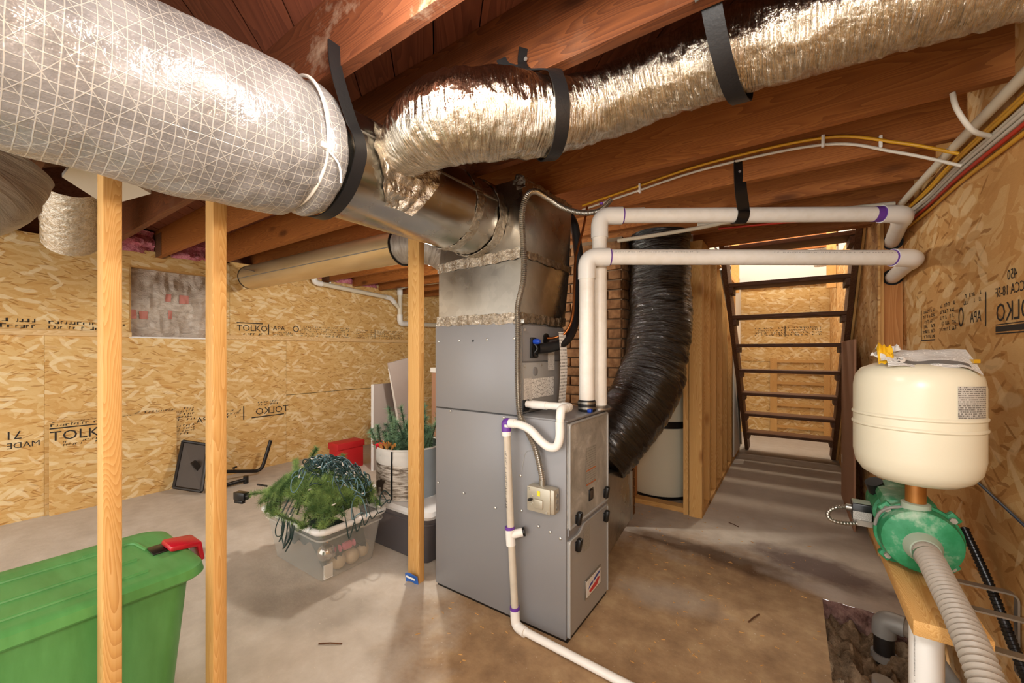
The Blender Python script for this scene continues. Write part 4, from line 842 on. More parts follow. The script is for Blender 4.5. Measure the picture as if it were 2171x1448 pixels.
def needles(mb, stem, n, ln, rg, wd=.0022, spread=1.0):
    P_ = [V(p) for p in stem]
    for i in range(n):
        t_ = rg.random()*(len(P_)-1.001); k = int(t_); p = P_[k].lerp(P_[k+1], t_-k); T = (P_[k+1]-P_[k]).normalized()
        d = V((rg.gauss(0, 1), rg.gauss(0, 1), rg.gauss(0, 1))); d = (d - T*d.dot(T)*.5).normalized(); d = (d*spread + T*.3 + V((0, 0, .25))).normalized()
        l = ln*rg.uniform(.6, 1.15); s_ = d.cross(V((rg.gauss(0, 1), rg.gauss(0, 1), rg.gauss(0, 1)))).normalized()*wd*.5
        mb.add([p-s_, p+s_, p+d*l], [(0, 1, 2)])
def mound(u, v):  # height of the heap over the clear bin
    return .305 + .23*max(0, 1-((u+2.34)/.345)**2)**.6*max(0, 1-((v-1.375)/.235)**2)**.5
rg = random.Random(5); gl = thing('pine_garland', 'bushy artificial pine garland heaped in the clear bin', 'garland', (-2.4, 1.35, .3))
nd = MB(); core = MB()
for k in range(170):
    cx_ = rg.uniform(-2.66, -2.06); cy_ = rg.uniform(1.16, 1.52)
    if k < 60: cy_ = rg.uniform(1.17, 1.30); cx_ = rg.uniform(-2.64, -2.06)
    if 60 <= k < 100: cx_ = rg.uniform(-2.14, -2.03); cy_ = rg.uniform(1.17, 1.55)
    a = rg.uniform(0, 2*pi); p0 = V((cx_, cy_, mound(cx_, cy_)-.01-(rg.uniform(0, .06) if cx_ > -2.14 else 0))); L_ = rg.uniform(.05, .09)
    st = [p0]
    for j in range(4):
        a += rg.uniform(-.4, .4); p = st[-1]+V((cos(a)*L_/4, sin(a)*L_/4, 0)); p.x = min(max(p.x, -2.69), -2.01); p.y = min(max(p.y, 1.14), 1.57); p.z = mound(p.x, p.y)+rg.uniform(-.01, .02) - (.03 if p.y < 1.12 else 0); st.append(p)
    needles(nd, st, 260, .040, rg, .0026, 1.1); core.tube(st, .004, 5)
for st in ([(-2.62, 1.30, .42), (-2.74, 1.24, .36), (-2.86, 1.18, .33)], [(-2.58, 1.40, .48), (-2.56, 1.42, .56), (-2.52, 1.43, .62)], [(-2.60, 1.34, .48), (-2.68, 1.38, .53)], [(-2.4, 1.46, .50), (-2.36, 1.52, .58)], [(-2.10, 1.16, .31), (-2.04, 1.2, .29)], [(-2.55, 1.18, .34), (-2.40, 1.13, .33), (-2.25, 1.13, .33), (-2.12, 1.15, .32)]):
    needles(nd, spl(st, 5), 620, .036, rg, .0026); core.tube(spl(st, 5), .006, 5)
part('needles', nd, 'needle', gl, smooth=False, kind='stuff'); part('stems', core, 'garland_core', gl, kind='stuff')
q = MB(); q.grid(20, 16, lambda u, v: V((-2.64+u*.6, 1.19+v*.37, mound(-2.64+u*.6, 1.19+v*.37)-.035))); part('inner_heap', q, 'garland_core', gl)
q = MB(); q.tube([(-2.80, 1.20, .40), (-2.72, 1.22, .40)], .006, 6); part('garland_end_wire', q, 'black_plastic', gl)
q = MB(); q.obox((-2.93, 1.16, .315), (.045, .022, .024), Matrix.Rotation(.3, 3, 'Z'), .004); q.obox((-2.93, 1.15, .28), (.035, .012, .010), Matrix.Rotation(.3, 3, 'Z'), .003); q.cyl((-2.89, 1.17, .315), (-2.86, 1.18, .32), .012, 8); part('tree_stand_clip', q, 'black_plastic', gl)
sl = thing('light_string', 'tangled dark teal holiday light string piled over the garland', 'light string', (-2.3, 1.45, .45)); lw_ = MB(); lp_ = MB()
for k in range(150):
    a = rg.uniform(0, 2*pi); rad = abs(rg.gauss(0, .12)); cx_ = -2.27+rad*cos(a)*1.35; cy_ = 1.42+rad*sin(a)*.8; r_ = rg.uniform(.015, .045); pts = []
    ph = rg.uniform(0, 6); tz = rg.uniform(.0, .05); ex = rg.uniform(-1, 1)*.04; ey = rg.uniform(-1, 1)*.03
    for j in range(9):
        b_ = ph+j*.85; x = cx_+r_*cos(b_)+ex*j/8; y = cy_+r_*sin(b_)+ey*j/8; pts.append(V((x, y, mound(x, y)+.012+tz+.02*sin(b_*1.7+k))))
    (lw_ if k % 3 else lp_).tube(spl(pts, 3), .0032, 5)
for k in range(6):
    x0 = rg.uniform(-2.42, -2.25); pts = [V((x0, 1.20, .40)), V((x0+.02, 1.145, .33)), V((x0+rg.uniform(-.03, .05), 1.135, .24)), V((x0+rg.uniform(-.05, .05), 1.135, rg.uniform(.13, .2))), V((x0+.04, 1.138, .22)), V((x0+.06, 1.14, .30))]; lw_.tube(spl(pts, 5), .003, 5)
for k in range(5):
    pts = [V((-2.03, 1.3+.05*k, .40)), V((-1.995, 1.3+.05*k, .31)), V((-2.0, 1.32+.05*k, .22+.02*k)), V((-1.998, 1.35+.05*k, .30))]; lw_.tube(spl(pts, 5), .003, 5)
part('wire', lw_, 'light_wire', sl, kind='stuff'); part('pale_wire', lp_, 'light_wire_pale', sl, kind='stuff')
bl = MB()
for k in range(130):
    a = rg.uniform(0, 2*pi); rad = abs(rg.gauss(0, .12)); x = -2.27+rad*cos(a)*1.35; y = 1.42+rad*sin(a)*.8; z = mound(x, y)+rg.uniform(.02, .06)
    d = V((rg.gauss(0, 1), rg.gauss(0, 1), rg.gauss(0, 1))).normalized(); bl.tube([V((x, y, z)), V((x, y, z))+d*.008, V((x, y, z))+d*.022], [.0035, .004, .0008], 5)
part('bulbs', bl, 'white_enamel', sl, kind='stuff')

# ================================================================== SMOKE BIN + BASKET
sb3 = thing('grey_tote', 'smoky grey plastic tote with white rim under the birch-print basket', 'tote', (-2.1, 1.86, 0))
q = MB(); loft(q, [rring(-2.37, -1.76, 1.665, 2.05, .004, .03), rring(-2.42, -1.72, 1.64, 2.08, .27, .04)], True, True); part('tub', q, 'smoke_bin', sb3)
q = MB(); loft(q, [rring(-2.43, -1.71, 1.63, 2.09, .272, .05), rring(-2.435, -1.705, 1.625, 2.095, .29, .05), rring(-2.42, -1.72, 1.64, 2.08, .31, .05)]); part('lid', q, 'bin_rim', sb3); q = MB(); P_ = rring(-2.415, -1.725, 1.645, 2.075, .235, .04); q.tube(P_+[P_[0]], .006, 8, caps=False); part('tub_band', q, 'smoke_bin', sb3)
bs = thing('fabric_basket', 'round fabric basket printed with birch bark and a moose, full of holiday greenery', 'basket', (-2.13, 1.86, .31)); BC = V((-2.13, 1.86, 0)); BR = .215
def cylg(r, z0, z1, a0, a1, nu=40, nv=8, wv=.006): 
    q = MB(); q.grid(nu, nv, lambda u, v: V((BC.x+(r+wv*noise.noise(V((u*6, v*3, 2))))*cos(a0+(a1-a0)*u), BC.y+(r+wv*noise.noise(V((u*6, v*3, 2))))*sin(a0+(a1-a0)*u), z0+v*(z1-z0)))); return q
part('bark_band', cylg(BR, .315, .53, pi, 2*pi-.45), 'bark_print', bs); part('grey_side', cylg(BR, .315, .62, -.45, pi), 'bag_grey', bs); part('cloth_band', cylg(BR+.001, .53, .625, pi, 2*pi-.45), 'bag_cloth', bs); part('basket_floor', MB().lathe([(.2, .312), (.2, .318)], BC, 'z', 32), 'bag_cloth', bs)
q = MB(); q.tube([BC+V((BR*cos(a), BR*sin(a), .625)) for a in [2*pi*i/40 for i in range(41)]], .006, 6, caps=False); part('hem', q, 'bag_cloth', bs)
q = MB(); q.ribbon([BC+V(((BR+.005)*cos(5.05), (BR+.005)*sin(5.05), z)) for z in (.32, .45, .62)], (-sin(5.05), cos(5.05), 0), .012, .003); part('handle_strap', q, 'black_plastic', bs)
q = MB(); fm = lambda a, b_, h: BC + V(((BR+h)*cos(4.42+a/BR), (BR+h)*sin(4.42+a/BR), .34+b_))
q.prism([(0, .03), (.008, .0), (.014, .0), (.013, .04), (.05, .045), (.055, .0), (.062, .0), (.064, .05), (.07, .07), (.082, .085), (.08, .098), (.065, .092), (.05, .10), (.03, .088), (.008, .085), (-.004, .06)], fm, .004, .006); part('moose_print', q, 'moose_print', bs)
gr = thing('pine_sprigs', 'artificial pine sprigs with bright tips standing in the fabric basket', 'greenery', (-2.13, 1.86, .6)); nd = MB(); core = MB()
for k in range(64):
    a = rg.uniform(0, 2*pi); r_ = rg.uniform(.02, .19); p0 = BC+V((r_*cos(a), r_*sin(a), .58)); top = .70
    if p0.x > -2.10: top = .90
    if p0.x < -2.2: top = .78
    p1 = p0 + V((rg.uniform(-.08, .08), rg.uniform(-.08, .08), rg.uniform(.35, 1)*(top-.58))); needles(nd, spl([p0, (p0+p1)/2+V((rg.uniform(-.02, .02), 0, 0)), p1], 4), 460, .042, rg, .0030, 1.4); core.tube([p0, p1], .004, 5)
part('needles', nd, 'needle_dark', gr, smooth=False, kind='stuff'); part('stems', core, 'garland_core', gr, kind='stuff')
fl_ = MB()
for i, (x, y, mt, nm, lb) in enumerate(((-2.29, 1.73, 'red_plastic', 'red_rose', 'red cloth flower at the left edge of the fabric basket'), (-2.19, 1.68, 'red_plastic', 'red_rose', 'red cloth flower at the front of the fabric basket'), (-2.13, 1.672, 'gold_leaf', 'gold_leaf', 'gold leaf sprig right of the red flower in the basket'), (-2.09, 1.68, 'gold_leaf', 'gold_leaf', 'gold leaf sprig nearest the basket strap'))):
    q = MB()
    for k in range(9):
        a = k*2.4; r_ = .012+.0015*k; c_ = V((x+r_*cos(a), y+r_*sin(a)*.6-.01, .635+.012*sin(k)))
        if 'rose' in nm: q.lathe([(.004, -.012), (.016, -.004), (.018, .004), (.004, .012)], c_, 'z', 8)
        else:
            d = V((cos(a), sin(a)*.5-.3, .8)).normalized()*.04; s_ = d.cross(V((0, 1, 0))).normalized()*.012; q.add([c_, c_+d*.5+s_, c_+d, c_+d*.5-s_], [(0,1,2,3)])
    single(nm, q, mt, lb, 'flower' if 'rose' in nm else 'leaf', (x, y, .62), 'holiday picks in the basket')
rb = thing('red_box', 'small red gift box on the floor behind the basket', 'box', (-3.9, 2.6, 0)); part('body', bx(-4.02, -3.86, 2.42, 2.72, .0, .24, b=.004), 'red_box', rb); part('lid', bx(-4.03, -3.85, 2.41, 2.73, .22, .285, b=.004), 'red_box', rb)
# cartons behind post
def tilt(c, h, rx=0, ry=0, rz=0): return (c, h, Matrix.Rotation(rz, 3, 'Z') @ Matrix.Rotation(rx, 3, 'X') @ Matrix.Rotation(ry, 3, 'Y'))
q = MB(); q.obox(*tilt((-3.40, 2.92, .60), (.012, .13, .56), .19)); ct = thing('packing_board', 'torn taupe honeycomb cardboard sheet leaning behind the knotty post', 'cardboard', (-3.4, 2.9, .05)); part('face_sheet', q, 'cardboard_grey', ct)
for k in range(24): q = MB(); q.obox(*tilt(V((-3.385, 2.92, .60))+Matrix.Rotation(.19, 3, 'X') @ V((0, .142, -.55+.046*k)), (.022, .016, .019), .19), .003); part('honeycomb_cell', q, 'cardboard_dark', ct)
q = MB(); q.grid(3, 14, lambda u, v: V((-3.382, 2.70+u*(.012+.05*v*(1-v))+.33*(.5-v)*.0+.19*(.5-v)*-.0+(.0 if 1 else 0)+.20*(1-v)-.03, .12+v*.95))); part('torn_strip', q, 'bag_cloth', ct)
single('grey_board', bx(-3.62, -3.60, 2.66, 3.10, 0, .90, b=.004), 'cardboard_grey', 'flat grey board with white edge standing left of the honeycomb cardboard', 'board', (-3.6, 2.88, 0)); part('white_edge', bx(-3.622, -3.596, 2.645, 2.66, 0, .90), 'bin_rim', bpy.data.objects['grey_board'])
cx_ = thing('tall_carton', 'tall plain brown carton half hidden behind the furnace', 'box', (-2.9, 3.3, 0)); part('body', bx(-3.2, -2.6, 3.1, 3.6, 0, 1.02), 'cardboard', cx_); part('white_cap', bx(-3.21, -2.59, 3.09, 3.61, 1.02, 1.07), 'white_enamel', cx_)

# ================================================================== LEFT WALL ITEMS
lpn = single('leaning_osb_sheet', bx(-4.632, -4.62, .53, 1.30, 0, .70), 'osb_yz', 'offcut of strand board leaning against the foot of the left wall', 'board', (-4.63, .9, 0), smooth=False)
fnL = lambda y0, z0: (lambda a, b_: V((-4.6185, y0+a, z0+b_)))
mb = text_mb('TOLKO', .105, fnL(.53, .565), flip=False); bar(mb, fnL(0, 0), .53, .82, .655, .664); marks(mb, fnL(.60, .515), .22, .045, 2, 61); marks(mb, fnL(.535, .669), .36, .03, 1, 62); part('stamp_print', mb, 'print_black', lpn, smooth=False)
st = thing('metal_stand', 'black metal tray mount with bent tube arm lying by the left wall', 'mount', (-4.4, 1.5, 0))
A, B, Cc, D_ = V((-4.56, 1.33, .43)), V((-4.40, 1.47, .39)), V((-4.22, 1.36, .03)), V((-4.44, 1.23, .06))
def quadbox(a, b_, c, d, th):
    n_ = (b_-a).cross(d-a).normalized()*th; q = MB(); q.add([a, b_, c, d, a+n_, b_+n_, c+n_, d+n_], [(0,1,2,3),(4,5,6,7),(0,1,5,4),(1,2,6,5),(2,3,7,6),(3,0,4,7)]); return q
part('tray', quadbox(A, B, Cc, D_, .012), 'tray_inside', st)
for a, b_ in ((A, B), (B, Cc), (Cc, D_), (D_, A)): q = MB(); q.tube([a, b_], .014, 8); part('tray_edge', q, 'black_metal', st)
q = MB(); q.obox((A+B+Cc+D_)/4+V((.05, .03, -.02)), (.02, .02, .07), Matrix.Rotation(.5, 3, 'X')); part('tray_slot', q, 'black_metal', st)
q = MB(); q.tube(rnd([(-4.42, 1.42, .15), (-4.42, 1.93, .035), (-4.42, 2.02, .33)], .07), .017, 10); part('bent_tube', q, 'black_metal', st)
q = MB(); q.tube([(-4.25, 1.40, .02), (-4.25, 1.72, .035)], .018, 10); q.cyl((-4.25, 1.72, .0), (-4.25, 1.72, .07), .022, 12); part('foot_tube', q, 'black_metal', st)
q = MB(); q.cyl((-4.42, 1.68, .085), (-4.42, 1.69, .125), .005, 6); q.cyl((-4.42, 1.675, .125), (-4.42, 1.71, .13), .008, 6); part('thumb_screw', q, 'black_metal', st)
# drains
pvc('drain_pipe', 'white drain pipe dropping out of a joist bay and running along the left wall', [(-3.0, 2.56, 2.20), (-4.585, 2.56, 2.20), (-4.59, 2.58, 2.05), (-4.60, 3.68, 1.985), (-4.60, 3.82, 1.86)], .028, .06, None, 'pvc_cream', 'pvc_white', False, seg=14)
pvc('drain_pipe', 'white drain riser bending right behind the knotty post', [(-3.2, 3.84, 2.17), (-4.60, 3.84, 2.17), (-4.60, 3.84, 1.64), (-4.60, 4.9, 1.66)], .034, .09, None, 'pvc_cream', 'pvc_white', False, seg=14)
q = MB(); q.cyl((-4.60, 2.78, 2.03), (-4.60, 2.78, 2.12), .012, 8); part('hanger_hook', q, 'pvc_white', bpy.data.objects['drain_pipe'])
td = thing('tan_duct', 'tan-lit round metal duct hung along the joists above the left wall', 'duct', (-3.3, 1.8, 1.93)); q = MB(); q.tube([(-4.35, 1.80, 1.965), (-2.2, 1.86, 1.965)], .112, 32, caps=True); part('duct_wall', q, 'tan_lit_metal', td)
q = MB(); q.ribbon([(-4.35, 1.69, 1.94), (-2.2, 1.75, 1.94)], (0, 0, 1), .006, .004); part('seam', q, 'pipe_grey', td); q = MB(); q.cyl((-4.05, 1.69, 1.98), (-4.05, 1.665, 1.98), .006, 8); q.tube([(-4.15, 1.665, 2.0), (-3.95, 1.665, 1.96)], .005, 6); part('damper_handle', q, 'steel', td)
part('end_band', MB().lathe([(.114, -4.352), (.114, -4.335)], (0, 1.80, 1.965), 'x', 32), 'black_metal', td)
df = thing('dark_foil_duct', 'dull wrinkled foil duct dropping behind the knotty post', 'flex duct', (-2.1, 2.2, 1.8)); P_ = resample(spl([(-2.22, 1.86, 1.965), (-2.0, 1.92, 1.95), (-1.88, 2.02, 1.86), (-1.82, 2.10, 1.72), (-1.80, 2.12, 1.62)], 8), .012)
q = MB(); q.tube(P_, .118, 40, wob=lambda i, j, L, a: 1+.06*noise.noise(V((L*20, cos(a)*3, sin(a)*3)))); part('jacket', q, 'grey_flex', df); q = MB(); q.tube([P_[2]+V((.0, .125*cos(a), .125*sin(a))) for a in [2*pi*i/30 for i in range(31)]], .008, 6); part('black_band', q, 'black_plastic', df)
lfx = thing('hanging_flex_duct', 'saggy grey wrinkled flex duct hanging at the far left edge', 'flex duct', (-2.6, -.1, 1.85)); P_ = resample(spl([(-2.62, -1.1, 1.82), (-2.62, -.5, 1.82), (-2.60, -.15, 1.83), (-2.60, .04, 1.90), (-2.60, .10, 2.03)], 8), .012)
q = MB(); q.tube(P_, [.235*(1 if i < len(P_)-8 else .95) for i in range(len(P_))], 64, wob=lambda i, j, L, a: 1+.03*noise.noise(V((L*22+2*noise.noise(V((cos(a), sin(a), L*3))), cos(a)*2, sin(a)*2)))+.03*noise.noise(V((L*4, cos(a), sin(a))))); part('jacket', q, 'grey_flex', lfx)
wp = thing('panned_duct', 'white sheet-metal duct panel under the joists behind the left post', 'duct', (-2.8, .5, 2.04)); q = MB(); q.add([(-2.40, .36, 2.06), (-2.80, .36, 2.06), (-3.15, .575, 2.06), (-2.72, .66, 2.06), (-2.40, .36, 2.078), (-2.80, .36, 2.078), (-3.15, .575, 2.078), (-2.72, .66, 2.078)], [(0,1,2,3),(4,5,6,7),(0,1,5,4),(1,2,6,5),(2,3,7,6),(3,0,4,7)]); part('panel', q, 'white_enamel', wp)
q = MB(); q.tube([(-2.35, .33, 2.07), (-2.55, .75, 2.07)], .006, 6); part('edge_rod', q, 'cable_white', wp)
fe = thing('foil_collar_duct', 'short foil-wrapped round duct below the joists by the left post', 'duct', (-3.6, .55, 2.0)); q = MB(); q.tube(resample([(-3.35, .46, 2.20), (-3.62, .50, 1.99), (-3.70, .51, 1.93)], .015), .125, 40, wob=lambda i, j, L, a: 1+.03*noise.noise(V((L*25, cos(a)*4, sin(a)*4)))); part('jacket', q, 'foil', fe)
yc = MB(); yc.tube(spl([(-2.2, .30, 2.06), (-2.45, .5, 2.065), (-2.6, .62, 2.065)], 6), .008, 8); single('yellow_cable', yc, 'cable_yellow', 'short run of yellow cable above the white duct panel', 'cable', (-2.4, .5, 2.06))
#==PART5==
# ================================================================== STAIRS
sr = thing('staircase', 'dark open-riser wooden staircase rising toward the joists at the back', 'stairs', (-.05, 4.8, 0))
for x in (-.50, .362):
    q = MB(); q.prism([(5.92, 0), (6.20, 0), (3.78, 2.31), (3.606, 2.31), (3.606, 2.20)], lambda a, b_, h: V((h, a, b_)), x, x+.038); part('stringer', q, 'tread_y', sr)
for i in range(8):
    y = 5.68-.275*i; z = .268+.2626*i
    tr = part('tread', bx(-.462, .362, y-.02, y+.235, z-.032, z, b=.004), 'tread_x', sr, (-.05, y, z))
    for x in (-.462, .334): part('cleat', bx(x, x+.028, y+.0, y+.225, z-.085, z-.034), 'tread_y', tr)
single('light_strip_board', MB().prism([(5.90, .0), (5.96, .0), (3.66, 2.22), (3.61, 2.22)], lambda a, b_, h: V((h, a, b_)), .404, .42), 'pine_y', 'pale slanted board edge along the right side of the staircase', 'board', (.41, 4.7, 0))
q = MB(); q.prism([(3.66, 0), (4.52, 0), (4.50, 1.33), (3.62, 1.33)], lambda a, b_, h: V((h, a, b_)), .345, .357); single('brown_cardboard_sheet', q, 'cardboard', 'tall brown cardboard sheet leaning on the wall right of the stairs', 'cardboard', (.36, 4.15, 0)); part('white_sticker', bx(.3435, .345, 4.42, 4.46, .30, .37), 'white_enamel', bpy.data.objects['brown_cardboard_sheet'])
q = MB(); q.tube([(-.53, 4.05, 1.98), (-.53, 5.10, 1.30), (-.53, 5.75, .10)], .012, 8); single('metal_trim_strip', q, 'steel', 'thin bent metal trim strip leaning by the left side of the stairs', 'trim', (-.53, 5.5, .1))
q = MB(); q.prism([(-.55, 5.30), (-.46, 5.33), (-.45, 5.13), (-.55, 5.10)], lambda a, b_, h: V((a, b_, h)), .001, .004); single('paper_scrap', q, 'white_paint', 'scrap of white paper on the floor at the foot of the stairs', 'paper', (-.5, 5.2, 0))
q = MB(); q.cyl((.30, 6.6, 2.35), (.30, 6.6, 2.62), .075); single('foil_lamp_pipe', q, 'foil', 'foil-wrapped pipe showing above the top stair tread', 'pipe', (.3, 6.6, 2.35))

# ================================================================== CABLES AND SMALL PIPES
def cable(name, label, pts, r, mt, cat='cable', n=8, grp=None): q = MB(); q.tube(spl(pts, n), r, 10); return single(name, q, mt, label, cat, pts[0], grp)
cable('conduit_pipe', 'white plastic conduit along the top of the right wall', [(.51, .9, 1.93), (.51, 1.74, 1.995), (.51, 2.48, 2.05), (.49, 3.06, 2.06)], .0165, 'pvc_cream', 'pipe')
cable('conduit_pipe', 'white plastic conduit crossing under the joists toward the right wall corner', [(.46, 3.04, 2.06), (.20, 2.98, 2.06), (-.2, 2.88, 2.055), (-.5, 2.80, 2.05)], .015, 'pvc_cream', 'pipe')
cable('conduit_pipe', 'short white pipe crossing in front of the black flex duct', [(-.98, 2.68, 2.0), (-.5, 2.72, 2.01), (-.1, 2.76, 2.05)], .013, 'pvc_cream', 'pipe')
for i, (z, mt, lb) in enumerate(((1.972, 'cable_yellow', 'uppermost yellow cable of the bundle on the right wall'), (1.957, 'cable_yellow', 'second yellow cable of the bundle on the right wall'), (1.937, 'cable_white', 'uppermost white cable of the bundle on the right wall'), (1.922, 'cable_white', 'middle white cable of the bundle on the right wall'), (1.907, 'cable_white', 'lowest white cable of the bundle on the right wall'), (1.885, 'cable_red', 'red cable of the bundle on the right wall'), (1.864, 'cable_yellow', 'lowest yellow cable of the bundle, under the red one'))):
    x = .538 - .004*(i % 2)
    cable('power_cable', lb, [(x, .9, z-.06), (x, 1.74, z), (x, 2.3, z+.045), (x, 2.8, z+.065), (x-.02*(i < 5), 3.3, min(2.05, z+.10))], .0068, mt, grp='cables on the right wall')
JE = 2.275
cable('power_cable', 'yellow cable sweeping across a joist face to the right wall', [(-1.05, JE-.01, 2.13), (-.75, JE-.01, 2.165), (-.36, JE-.01, 2.205), (.11, JE-.01, 2.195), (.35, JE-.02, 2.10), (.525, JE-.01, 2.01)], .0065, 'cable_yellow')
cable('power_cable', 'white cable below the yellow one across a joist face', [(-1.05, JE-.01, 2.105), (-.75, JE-.01, 2.14), (-.36, JE-.01, 2.18), (.11, JE-.01, 2.165), (.35, JE-.02, 2.06), (.528, JE-.03, 1.955)], .0062, 'cable_white')
for x, z in ((-.70, 2.155), (.11, 2.18), (.30, 2.12)): q = MB(); q.obox((x, JE-.012, z), (.006, .010, .026), None, .003); single('cable_staple', q, 'pvc_white', {-.70: 'white cable staple on the joist near the plenum', .11: 'white cable staple at the crest of the cable sweep', .30: 'white cable staple where the yellow cable dips to the wall'}[x], 'staple', (x, JE, z))
cable('power_cable', 'white cable drooping from a joist onto the right wall bundle', [(.42, 1.87, 2.075), (.43, 1.87, 2.02), (.47, 1.90, 1.955), (.525, 1.97, 1.95)], .0075, 'cable_white')
cable('power_cable', 'red cable passing behind the upper vent pipe', [(-.4, 2.95, 2.05), (.1, 3.05, 2.04), (.40, 3.15, 2.03), (.52, 3.10, 2.0)], .007, 'cable_red')
cable('power_cable', 'thin white cable leaving the plenum top toward the vent pipe', [(-1.0, 2.10, 2.04), (-.92, 2.2, 2.06), (-.7, 2.35, 2.07)], .006, 'cable_white')
cable('wall_cable', 'dark blue cord slanting along the right wall behind the tank', [(.54, 2.35, .80), (.54, 1.9, .765), (.54, 1.5, .73), (.54, 1.2, .70)], .004, 'cable_blue', 'cable')

# ================================================================== TANK AND PUMP
TX, TY = .297, 1.665
tk = thing('pressure_tank', 'cream domed well pressure tank mounted above the green pump', 'tank', (TX, TY, .86))
R = .141; z0, z1 = .862, 1.222
prof = [(.03, z0), (.06, z0+.002), (.095, z0+.010), (.120, z0+.026), (.135, z0+.05), (R, z0+.085), (R, z0+.165), (R+.0035, z0+.169), (R+.0035, z0+.173), (R, z0+.177), (R, z0+.196), (R+.0035, z0+.200), (R+.0035, z0+.204), (R, z0+.208), (R, z1-.075), (.136, z1-.045), (.122, z1-.024), (.09, z1-.009), (.045, z1-.002), (.002, z1)]
part('shell', MB().lathe(prof, (TX, TY, 0), 'z', 56), 'tank_paint', tk)
q = MB(); q.grid(8, 6, lambda u, v: V((TX+(R+.001)*cos(-1.15+u*.62), TY+(R+.001)*sin(-1.15+u*.62), 1.072+v*.085))); part('spec_label', q, 'label_grey', tk)
part('stem', MB().lathe([(.024, .772), (.024, .862)], (TX+.012, TY+.06, 0), 'z', 20), 'brass', tk)
for z in (.752, .764): part('tape_wrap', MB().lathe([(.027, z-.004), (.027, z+.004)], (TX+.012, TY+.06, 0), 'z', 20), 'blue_label', tk)
mn = thing('instruction_sheet', 'folded printed instruction sheet with yellow corner lying on the cream tank', 'paper', (TX, TY, z1))
def sh(u, v): x = TX-.075+u*.19; y = TY-.115+v*.135+.03*u; return V((x, y, z1-.016+.048*v**.8+.006*noise.noise(V((u*4, v*3, 0)))+.010*max(0, .25-u)*4*abs(sin(v*6)) - .02*max(0, u-.8)*5*(1-v)))
q = MB(); q.grid(24, 12, sh); part('sheet', q, 'sheet_print', mn); q = MB(); q.grid(20, 3, lambda u, v: sh(.12+u*.78, .10+v*.16)+V((0, 0, .0012))); part('grey_print_band', q, 'print_grey', mn)
q = MB(); q.grid(10, 10, lambda u, v: V((TX-.095+u*.05+.012*sin(v*9), TY-.10+v*.09, z1-.006+.040*v+.028*abs(noise.noise(V((u*4, v*4, 4))))))); part('crumpled_corner', q, 'bag_cloth', mn)
q = MB(); q.grid(8, 6, lambda u, v: V((TX-.092+u*.035, TY-.09+v*.04, z1-.012+.05*v+.03*abs(noise.noise(V((u*3, v*3, 14))))))); part('yellow_tab', q, 'yellow_hose', mn); q = MB(); q.prism([(TX+.105, TY-.055), (TX+.122, TY-.035), (TX+.105, TY+.01)], lambda a, b_, h: V((a, b_, h)), z1-.005, z1+.005); part('yellow_tab', q, 'yellow_hose', mn)
pk = thing('plank', 'short pine plank carrying the green pump on wall brackets', 'plank', (.317, 1.8, .537)); part('board', bx(.248, .386, 1.41, 2.15, .537, .575, b=.002), 'pine_y', pk)
for i, (y, lb) in enumerate(((1.83, 'galvanized wall bracket under the pump, farthest from the plank end'), (1.66, 'galvanized wall bracket in the middle of the plank'), (1.46, 'galvanized wall bracket nearest the sawn plank end'))):
    bkt = thing('wall_bracket', lb, 'bracket', (.47, y, .3), 'plank brackets'); q = MB(); q.ribbon(rnd([(.26, y, .533), (.543, y, .533), (.543, y, .30)], .02), (0, 1, 0), .026, .005); part('bent_bar', q, 'steel', bkt)
    for z in (.46, .36): part('screw_head', MB().lathe([(.008, 0), (.006, -.005)], (.540, y, z), 'x', 10), 'screw', bkt)
pu = thing('jet_pump', 'dusty green cast-iron jet pump bolted to the plank', 'pump', (.315, 1.8, .575)); PX, PZ = .315, .680
part('volute', MB().lathe([(.04, 1.672), (.075, 1.678), (.090, 1.686), (.094, 1.700), (.095, 1.728), (.102, 1.731), (.102, 1.750), (.094, 1.755), (.092, 1.80), (.08, 1.86), (.075, 1.90)], (PX, 0, PZ), 'y', 40), 'pump_green', pu)
part('motor', MB().lathe([(.070, 1.90), (.078, 1.905), (.078, 2.08), (.06, 2.10)], (PX-.005, 0, PZ+.005), 'y', 32), 'pump_green', pu)
part('inlet_boss', MB().lathe([(.034, 1.64), (.038, 1.65), (.045, 1.674)], (PX, 0, PZ-.01), 'y', 24), 'pump_dusty', pu)
part('top_housing', bx(PX-.075, PX+.055, 1.76, 1.93, PZ+.05, PZ+.098, b=.02), 'pump_green', pu); part('outlet_flange', MB().lathe([(.034, PZ+.085), (.034, PZ+.105), (.028, PZ+.108)], (TX+.012, TY+.06, 0), 'z', 20), 'pump_dusty', pu)
for a in (.75, 2.35, 3.95, 5.5): q = MB(); q.obox((PX+.101*cos(a), 1.742, PZ+.101*sin(a)), (.016, .012, .016), Matrix.Rotation(-a, 3, 'Y'), .004); lg = part('bolt_lug', q, 'pump_green', pu); part('bolt', MB().lathe([(.009, 1.728), (.009, 1.718)], (PX+.101*cos(a), 0, PZ+.101*sin(a)), 'y', 6), 'hose_grey', lg)
part('foot', bx(PX-.06, PX+.06, 1.76, 1.80, .575, .605, b=.004), 'pump_green', pu)
q = MB(); q.cyl((.255, 1.99, .735), (.243, 1.975, .772), .026, 20); part('black_cap', q, 'black_plastic', pu); q = MB(); q.cyl((.262, 2.0, .71), (.255, 1.99, .735), .018, 14); part('cap_neck', q, 'pump_green', pu)
q = MB(); q.tube(spl([(.285, 1.72, .768), (.25, 1.715, .76), (.225, 1.72, .735), (.215, 1.725, .695)], 6), .0045, 8); part('sense_tube', q, 'pipe_grey', pu); q = MB(); q.cyl((.283, 1.72, .766), (.292, 1.722, .772), .009, 10); part('tube_nut', q, 'copper', pu)
